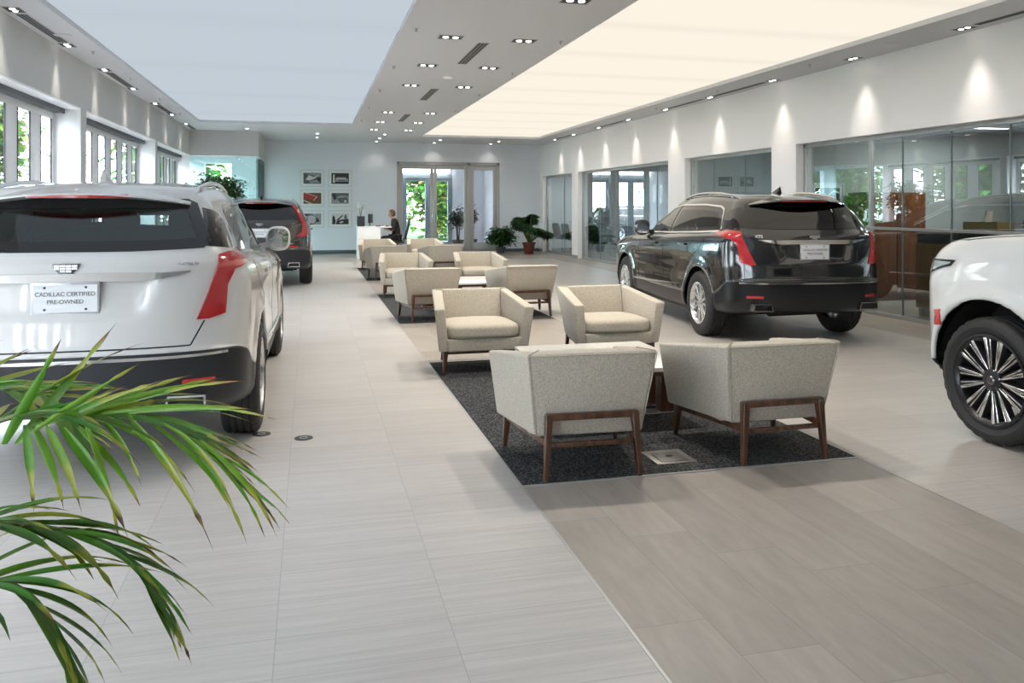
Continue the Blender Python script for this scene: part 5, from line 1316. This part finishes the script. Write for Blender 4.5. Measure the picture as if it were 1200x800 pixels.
b = MB(); b.box(-.11, .11, -.11, .11, 0, .30); b.build('vase', pm('vase_dark', (.03, .04, .05), .15, coat=.6), t, bevel=.01)
random.seed(4); st = MB(); bl = MB()
for k in range(6):
    a = k * 1.05; e = Vector((.20 * math.cos(a), .12 * math.sin(a), .50 + .08 * (k % 3))); pth = [(0, 0, .28), (e.x * .3, e.y * .3, .55), tuple(e)]; st.tube(pth, .005, 5)
    for q in range(3):
        c = e + Vector((random.uniform(-.05, .05), random.uniform(-.04, .04), random.uniform(-.06, .03)))
        for j in range(5):
            an = 2 * PI * j / 5; bl.sphere((c.x + .02 * math.cos(an), c.y, c.z + .02 * math.sin(an)), (.018, .006, .018), 6, 4)
st.build('stems', M_STEM, t); bl.build('petals', pm('petal_pale', (.55, .6, .6), .6), t, smooth='all')
t = thing('desk_papers', 'small stack of pale papers on the greeter desk', 'papers', (1.66, 23.50, .915), R(90)); b = MB(); b.box(-.10, .10, -.14, .14, 0, .012); b.build('sheets', M_PLATE, t)

# office chair with seated person, turned to the left
oc = thing('office_chair', 'black office chair with a raked mesh back behind the greeter desk', 'chair', (2.47, 23.75, 0), R(90))
b = MB()
for k in range(5):
    a = 2 * PI * k / 5; b.bar((0, 0, .09), (.28 * math.cos(a), .28 * math.sin(a), .06), .05, .035, .03, .025)
    b.sphere((.28 * math.cos(a), .28 * math.sin(a), .03), .03, 10, 6)
b.tube([(0, 0, .08), (0, 0, .42)], .025, 12); b.build('base', M_BLACKP, oc, smooth=40)
b = MB(); roundbox(b, 0, .02, .455, .24, .24, .04); b.build('seat', M_BLACKP, oc, smooth='all')
b = MB(); st = len(b.v); roundbox(b, 0, 0, 0, .22, .025, .32, 4); b.xform(Matrix.Translation((0, -.30, .83)) @ Matrix.Rotation(R(14), 4, 'X'), st); b.bar((0, -.08, .42), (0, -.27, .62), .06, .02); b.build('backrest', M_BLACKP, oc, smooth=60)
for s in (-1, 1):
    b = MB(); b.tube([(s * .22, -.05, .45), (s * .28, -.05, .5), (s * .28, -.02, .66)], .012, 8); b.box(s * .28 - .035, s * .28 + .035, -.12, .14, .66, .685); b.build('armrest', M_BLACKP, oc, smooth=40)

def skin_mesh(name, verts, edges, rad, mat, parent, root=0, sub=2):
    me = bpy.data.meshes.new(name); me.from_pydata(verts, edges, []); me.materials.append(mat)
    o = bpy.data.objects.new(name, me); COL.objects.link(o)
    sk = o.modifiers.new('skin', 'SKIN'); sk.use_smooth_shade = True
    lay = me.skin_vertices[0] if me.skin_vertices else None
    if lay is None:
        bm = bmesh.new(); bm.from_mesh(me); bm.verts.layers.skin.verify(); bm.to_mesh(me); bm.free(); lay = me.skin_vertices[0]
    for i, r in enumerate(rad): lay.data[i].radius = (r, r) if not isinstance(r, tuple) else r
    lay.data[root].use_root = True
    s = o.modifiers.new('sub', 'SUBSURF'); s.levels = sub; s.render_levels = sub
    dg = bpy.context.evaluated_depsgraph_get(); m2 = bpy.data.meshes.new_from_object(o.evaluated_get(dg)); bpy.data.objects.remove(o)
    m2.materials.clear(); m2.materials.append(mat); m2.polygons.foreach_set('use_smooth', [True] * len(m2.polygons))
    q = bpy.data.objects.new(name, m2); COL.objects.link(q)
    if parent: q.parent = parent
    return q
# local frame of the person: faces +y, sits at origin (seat 0.49); hips at z .56
M_SKIN = pm('skin', (.52, .30, .21), .5); M_HAIR = pm('hair_brown', (.10, .05, .022), .6, bump=.5, bscale=150); M_JACKET = pm('jacket_black', (.013, .012, .014), .8); M_TROUS = pm('trousers_black', (.012, .012, .014), .8); M_SHOE = pm('shoe_black', (.01, .01, .01), .3)
pr_ = thing('person', 'seated person in a black jacket with short brown hair, reaching to the desk', 'person', (2.42, 23.72, 0), R(90))
V_ = [(0, -.02, .58), (0, -.03, .72), (0, .0, .88), (0, .03, 1.05), (0, .05, 1.11), (0, .07, 1.15),     # pelvis .. neck
      (-.10, .0, .56), (-.13, .40, .56), (-.13, .42, .30), (-.13, .40, .09), (-.13, .54, .045),
      (.10, .0, .56), (.13, .40, .56), (.13, .42, .30), (.13, .38, .09), (.13, .52, .045),
      (-.17, .02, 1.06), (-.22, .10, .80), (-.17, .32, .86), (-.16, .36, .87),
      (.17, .02, 1.06), (.23, .06, .79), (.16, .28, .84), (.15, .32, .85), (0, .085, 1.19), (0, .095, 1.22)]
E_ = [(0, 1), (1, 2), (2, 3), (3, 4), (4, 5), (0, 6), (6, 7), (7, 8), (8, 9), (9, 10), (0, 11), (11, 12), (12, 13), (13, 14), (14, 15), (3, 16), (16, 17), (17, 18), (18, 19), (3, 20), (20, 21), (21, 22), (22, 23), (5, 24), (24, 25)]
rr_ = [(.16, .12), (.14, .11), (.15, .115), (.13, .10), (.07, .07), (.05, .05), .09, .068, .052, .038, .032, .09, .068, .052, .038, .032, .062, .048, .036, .024, .062, .048, .036, .024, .055, .05]
body = skin_mesh('body', V_, E_, rr_, M_SKIN, pr_)
# head shaped from a sphere, with nose, chin, ears
def head(parent, c, tilt=10):
    b = MB(); b.sphere((0, 0, 0), (.074, .095, .115), 36, 28)
    for i, v in enumerate(b.v):
        x, y, z = v
        if z < -.03: k = (z + .03) / -.085; x *= 1 - .32 * k; y = y * (1 - .22 * k) + .014 * k
        if y > 0:
            y += .020 * math.exp(-((x / .012)**2 + ((z + .012) / .020)**2)) - .008 * math.exp(-(((abs(x) - .030) / .016)**2 + ((z - .012) / .012)**2)) + .006 * math.exp(-((x / .022)**2 + ((z + .052) / .008)**2)) - .004 * math.exp(-((x / .02)**2 + ((z + .060) / .003)**2)) + .008 * math.exp(-((x / .02)**2 + ((z + .095) / .014)**2))
        b.v[i] = (x, y, z)
    for s in (-1, 1): b.sphere((s * .076, -.005, -.005), (.010, .018, .030), 10, 8)
    M = Matrix.Translation(c) @ Matrix.Rotation(R(-tilt), 4, 'X'); b.xform(M); b.build('head', M_SKIN, parent, smooth='all')
    q = MB(); q.sphere((0, -.014, .018), (.086, .100, .112), 32, 24)
    vs, fs = q.v, q.f; keep = [f for f in fs if not (sum(vs[i][1] for i in f) / len(f) > .035 and sum(vs[i][2] for i in f) / len(f) < .070) and sum(vs[i][2] for i in f) / len(f) > -.075]
    q.f = keep; q.m = [0] * len(keep); q.xform(M); q.build('hair', M_HAIR, parent, smooth='all')
    e = MB()
    for s in (-1, 1): e.sphere((s * .030, .082, .012), (.011, .006, .006), 10, 8)
    e.xform(M); e.build('eyes', pm('eye', (.03, .02, .015), .2), parent, smooth='all')
    m_ = MB(); m_.sphere((0, .093, -.056), (.022, .006, .005), 10, 6); m_.xform(M); m_.build('mouth', pm('lip', (.38, .13, .11), .5), parent, smooth='all')
head(pr_, Vector((0, .105, 1.275)))
def hand(parent, c, s, yaw):
    V = [(0, 0, 0), (0, .045, 0), (0, .075, 0)]; E = [(0, 1), (1, 2)]; rr = [(.024, .016), (.034, .014), (.034, .012)]
    o = skin_mesh('hand', V, E, rr, M_SKIN, parent, sub=1); M = Matrix.Translation(c) @ Matrix.Rotation(yaw, 4, 'Z'); o.data.transform(M)
    for k, (x, L) in enumerate(((-.028, .068), (-.010, .078), (.009, .073), (.026, .058))):
        p = [(x, .07, .0), (x * 1.1, .07 + L * .45, .006), (x * 1.12, .07 + L * .8, -.006), (x * 1.12, .07 + L, -.020)]
        f = skin_mesh('finger', p, [(0, 1), (1, 2), (2, 3)], [.009, .009, .008, .006], M_SKIN, parent, sub=1); f.data.transform(M)
    p = [(s * -.024, .012, 0), (s * -.050, .035, -.006), (s * -.058, .062, -.012)]; f = skin_mesh('thumb', p, [(0, 1), (1, 2)], [.012, .010, .007], M_SKIN, parent, sub=1); f.data.transform(M)
hand(pr_, Vector((-.155, .36, .945)), -1, R(-8)); hand(pr_, Vector((.145, .33, .945)), 1, R(8))
# clothing: jacket and trousers grown over the body
jv = [(0, -.02, .56), (0, -.03, .72), (0, .0, .88), (0, .025, 1.05), (0, .05, 1.12), (-.17, .02, 1.06), (-.225, .10, .82), (-.175, .30, .915), (.17, .02, 1.06), (.235, .07, .82), (.165, .27, .915)]
skin_mesh('jacket', jv, [(0, 1), (1, 2), (2, 3), (3, 4), (3, 5), (5, 6), (6, 7), (3, 8), (8, 9), (9, 10)], [(.185, .14), (.165, .13), (.175, .135), (.155, .12), (.085, .08), .078, .062, .046, .078, .062, .046], M_JACKET, pr_)
tv_ = [(0, -.02, .58), (-.10, .0, .56), (-.13, .40, .56), (-.13, .42, .30), (-.13, .40, .10), (.10, .0, .56), (.13, .40, .56), (.13, .42, .30), (.13, .38, .10)]
skin_mesh('trousers', tv_, [(0, 1), (1, 2), (2, 3), (3, 4), (0, 5), (5, 6), (6, 7), (7, 8)], [(.18, .13), .105, .082, .068, .058, .105, .082, .068, .058], M_TROUS, pr_)
for s, y in ((-1, .40), (1, .38)):
    b = MB(); roundbox(b, s * .13, y + .07, .045, .048, .14, .043, 3); b.build('shoe', M_SHOE, pr_, smooth='all')

# ------------------------------------------------------------------ offices behind the right glazing
def guest_chair(label, loc, rz):
    t = thing('guest_chair', label, 'chair', loc, rz, 'black guest chairs in the glazed offices')
    b = MB(); roundbox(b, 0, 0, .45, .24, .23, .03, 4); b.build('seat', M_BLACKP, t, smooth='all')
    b = MB(); st = 0; roundbox(b, 0, 0, 0, .23, .02, .24, 5); b.xform(Matrix.Translation((0, -.27, .72)) @ Matrix.Rotation(R(12), 4, 'X')); b.build('backrest', M_BLACKP, t, smooth='all')
    for s in (-1, 1):
        b = MB(); b.tube([(s * .26, -.24, .62), (s * .26, -.24, .02), (s * .26, .22, .02), (s * .26, .22, .64), (s * .26, -.18, .66)], .012, 8); b.build('leg', M_CHROME, t, smooth=40)
        b = MB(); b.box(s * .26 - .025, s * .26 + .025, -.18, .20, .655, .68); b.build('armrest', M_BLACKP, t, bevel=.006)
    return t
g0 = guest_chair('black guest chair inside the farthest office, left of the pair', (8.02, 25.15, 0), R(-75))
dup(g0, (8.10, 24.45, 0), R(-75), 'black guest chair inside the farthest office, right behind its twin')
dup(g0, (7.98, 21.75, 0), R(-60), 'black guest chair facing into the middle office, left of the pair')
dup(g0, (8.35, 21.0, 0), R(10), 'black guest chair with its back to the glass in the middle office')
def office_desk(label, loc, rz):
    t = thing('office_desk', label, 'desk', loc, rz, 'desks in the glazed offices'); b = MB(); b.box(-.8, .8, -.38, .38, .72, .75); b.build('desk_top', M_WALNUT, t, bevel=.003)
    for s in (-1, 1): b = MB(); b.box(s * .76 - .02, s * .76 + .02, -.36, .36, 0, .72); b.build('side_panel', M_WALNUT, t)
    b = MB(); b.box(-.74, .74, -.30, -.28, .25, .72); b.build('modesty_panel', M_WALNUT, t); return t
office_desk('dark wood desk behind the chairs in the middle office', (10.3, 20.6, 0), R(90))
for x, y, lab in ((9.2, 13.2, 'thin white linear light on the ceiling of the near office'), (9.3, 8.2, 'long white linear light on the reception ceiling near the right frame edge'), (9.8, 10.4, 'short white linear light over the picture in the reception'), (9.2, 18.6, 'thin white linear light on the ceiling of the middle office'), (9.0, 24.2, 'thin white linear light on the ceiling of the farthest office')):
    t = thing('linear_light', lab, 'ceiling light', (x, y, 2.75), 0); b = MB(); b.box(-.8, .8, -.06, .06, -.04, 0); b.build('housing', M_WHITE, t); b = MB(); b.box(-.78, .78, -.045, .045, -.045, -.04); b.build('diffuser', M_STRIP, t)
    ld = bpy.data.lights.new('lamp_light', 'AREA'); ld.shape = 'RECTANGLE'; ld.size = 1.5; ld.size_y = .08; ld.energy = 60; ld.color = (1, .95, .88); lo = bpy.data.objects.new('lamp_light', ld); COL.objects.link(lo); lo.parent = t; lo.location = (0, 0, -.05)
# reception: picture, brown cabinets, counter with things
b = MB(); b.box(11.6, 12.0, 3.2, 11.3, 0, 2.75); struct(b.build('wall_reception', pm('reception_wall', (.22, .235, .24), .6)))
picture('large framed print of white car outlines on black, on the reception wall', 8.14, 1.58, .62, .60, 0, [(3, [(.05, .62), (.45, .70), (.75, .92), (.97, .85), (.98, .78), (.76, .86), (.46, .65), (.05, .57)]), (3, [(.05, .3), (.5, .38), (.9, .55), (.95, .5), (.5, .32), (.05, .25)]), (2, [(.3, .1), (.9, .3), (.92, .26), (.3, .04)])], y=11.49, wall='far', pw=.085, group=None)
M_WOODR = wood('wood_russet', (.10, .030, .010), (.19, .065, .020), (14, 14, 1.5))
M_WOODO = wood('wood_ochre', (.22, .095, .018), (.34, .16, .035), (14, 14, 1.5))
t = thing('wall_cabinet', 'tall russet wood cabinet standing in the reception behind the glass', 'cabinet', (9.05, 11.22, 0))
b = MB(); b.box(-.55, .55, -.23, .23, 0, 1.72); b.build('carcass', M_WOODR, t, bevel=.004)
for s in (-1, 1):
    b = MB(); b.box(min(s * .01, s * .53), max(s * .01, s * .53), -.25, -.23, .08, 1.69); d = b.build('door', M_WOODR, t, bevel=.003); b = MB(); b.tube([(s * .05, -.25, .95), (s * .05, -.28, .96), (s * .05, -.28, 1.14), (s * .05, -.25, 1.15)], .006); b.build('handle', M_CHROME, d, smooth=40)
t = thing('reception_counter', 'long counter with ochre wood front and dark top behind the reception glass', 'counter', (8.6, 7.65, 0))
b = MB(); b.box(-.55, -.50, -1.9, 1.75, .12, 1.0); b.build('front_panel', M_WOODO, t, bevel=.003)
b = MB(); b.box(-.58, .35, -1.95, 1.80, 1.14, 1.18); b.build('counter_top', M_BLACKP, t, bevel=.003)
b = MB(); b.box(-.52, .30, -1.9, 1.75, 1.0, 1.14); b.build('upper_band', M_DARK, t)
b = MB(); b.box(-.50, .30, -1.9, -1.86, 0, 1.0); b.build('side_panel', M_WOODO, t); b = MB(); b.box(-.50, .30, 1.71, 1.75, 0, 1.0); b.build('side_panel', M_WOODO, t)
b = MB(); b.box(-.48, .25, -1.85, 1.7, 0, .12); b.build('plinth', M_DARK, t)
CT = 1.18
t = thing('cardboard_tray', 'tan cardboard tray standing on the reception counter left of the red ball', 'box', (8.42, 8.55, CT), R(8))
b = MB()
for q in ((-.16, .16, -.24, -.225), (-.16, .16, .225, .24), (-.16, -.145, -.225, .225), (.145, .16, -.225, .225)): b.box(q[0], q[1], q[2], q[3], 0, .12)
b.box(-.145, .145, -.225, .225, 0, .01); b.build('tray', pm('cardboard', (.50, .33, .14), .8), t)
b = MB(); b.hexa([(-.06, .02, .01), (.06, .02, .01), (.06, .04, .01), (-.06, .04, .01), (-.06, -.02, .26), (.06, -.02, .26), (.06, .0, .26), (-.06, .0, .26)]); b.build('card', M_PLATE, t)
t = thing('red_helmet', 'round glossy red ball-shaped helmet on the reception counter', 'helmet', (8.38, 7.85, CT)); b = MB(); b.sphere((0, 0, .11), (.11, .12, .11), 28, 18); b.build('shell', pm('gloss_red', (.55, .012, .02), .15, coat=1), t, smooth='all'); b = MB(); b.box(-.115, -.09, -.07, .07, .09, .10); b.build('band', M_WHITE, t)
t = thing('paper_pile', 'white papers lying on the reception counter right of the red ball', 'papers', (8.35, 7.45, CT), R(12)); b = MB(); b.box(-.11, .11, -.15, .15, 0, .035); b.build('sheets', M_PLATE, t)
t = thing('desk_lamp', 'small bent white desk lamp at the right of the reception counter', 'lamp', (8.4, 6.9, CT)); b = MB(); b.lathe([(0, 0), (.07, 0), (.07, .015), (0, .02)], 20); b.build('base', M_BLACKP, t, smooth=40); b = MB(); b.tube([(0, 0, .02), (0, -.10, .16), (0, .05, .24)], .008); b.build('arm', M_WHITE, t, smooth=40); b = MB(); b.bar((0, .03, .24), (0, .16, .20), .05, .02); b.build('lamp_head', M_WHITE, t, bevel=.004)

# ------------------------------------------------------------------ outside: trees and parked cars
M_LEAFO = vcol('leaf_outdoor', .6, .2, .35)
def outdoor_tree(label, loc, h, r, seedn, n=1500, green=(.10, .20, .035)):
    random.seed(seedn); t = thing('shade_tree', label, 'tree', loc, 0, 'trees outside the showroom')
    b = MB(); b.tube([(0, 0, 0), (.08, .05, h * .22), (.05, .0, h * .42)], [.16, .12, .09], 10); tips = []
    for k in range(12):
        a = 2.4 * k; e = Vector((r * .8 * math.cos(a) * random.uniform(.5, 1), r * .8 * math.sin(a) * random.uniform(.5, 1), h * random.uniform(.26, .92))); s0 = Vector((.06, .02, h * random.uniform(.2, .42)))
        m = s0.lerp(e, .5) + Vector((0, 0, .2)); b.tube([s0, m, e], [.06, .035, .015], 6, caps=False); tips.append((m, e))
    b.build('trunk', M_BARK, t, smooth=60); mb = MB(); tone = []
    for k in range(n):
        m, e = random.choice(tips); c = m.lerp(e, random.random()) + Vector((random.gauss(0, .26 * r), random.gauss(0, .26 * r), random.gauss(0, .13 * h)))
        ph = random.uniform(0, 2 * PI); g = tuple(q * random.uniform(.5, 1.7) for q in green)
        blade(mb, tone, c, (math.cos(ph), math.sin(ph), random.uniform(-.6, .4)), random.uniform(.28, .55), .30, .6, g, 0, seg=3)
    mb.build('foliage', M_LEAFO, t, smooth='all', tone=tone, fixn=False)
    return t
tr = outdoor_tree('broad green shade tree outside the far entrance, seen through the right door glass', (5.9, 39, -.03), 6.0, 2.4, 21, 5200)
def tcopy(x, y, s, rz, lab):
    o = dup(tr, (x, y, -.03), rz, lab, 'trees outside the showroom'); o.scale = (s, s, s * 1.05); return o
tcopy(2.6, 49.5, 1.3, 1.0, 'green shade tree outside the far entrance, seen through the left door glass')
tcopy(-6.5, 43, 1.1, 2.2, 'green shade tree beyond the glass room in the far left corner')
tcopy(14.5, 47, 1.3, 3.0, 'green shade tree right of the entrance, behind the nearer trees')
k = 0
for x, y, s in ((-16, 5, 1.1), (-16, 14, 1.2), (-16, 23.5, 1.2), (-16, 33, 1.25), (-16, 43, 1.2)):
    tcopy(x, y, s, k * 1.3, 'green tree outside the left windows, %s along the kerb from the front' % ordn[k].replace('nearest', 'first')); k += 1
for k, (x, y, s) in enumerate(((19, 13, 1.0), (19.5, 21, 1.0), (19, 29.5, 1.0), (18, 38.5, 1.0))):
    tcopy(x, y, s, k * 1.7, 'green tree outside the office windows, %s from the front' % ordn[k].replace('nearest', 'first'))
def car_copy(src, loc, rz, lab, paint=None):
    r = src.copy(); COL.objects.link(r); r.location = loc; r.rotation_euler = (0, 0, rz); r['label'] = lab; r['group'] = 'cars parked outside'
    for ch in [o for o in SC.objects if o.parent == src]:
        c = ch.copy(); COL.objects.link(c); c.parent = r
        if paint and c.data and any(m and m.name.startswith('paint') for m in c.data.materials):
            c.data = c.data.copy()
            for i, m in enumerate(c.data.materials):
                if m and m.name.startswith('paint'): c.data.materials[i] = paint
        for g in [o for o in SC.objects if o.parent == ch]:
            d = g.copy(); COL.objects.link(d); d.parent = c
    return r
car_copy(carW, (-7.2, 19.5, -.12), R(90), 'silver car parked outside the left windows, seen mirrored in the reception glass', PSILVER)
car_copy(carW, (-7.2, 26.0, -.12), R(90), 'pale car parked outside the far end of the left windows', PWHITE)
car_copy(carW, (1.5, 35.5, -.12), R(90), 'dark car parked outside beyond the entrance doors', PBLACK)
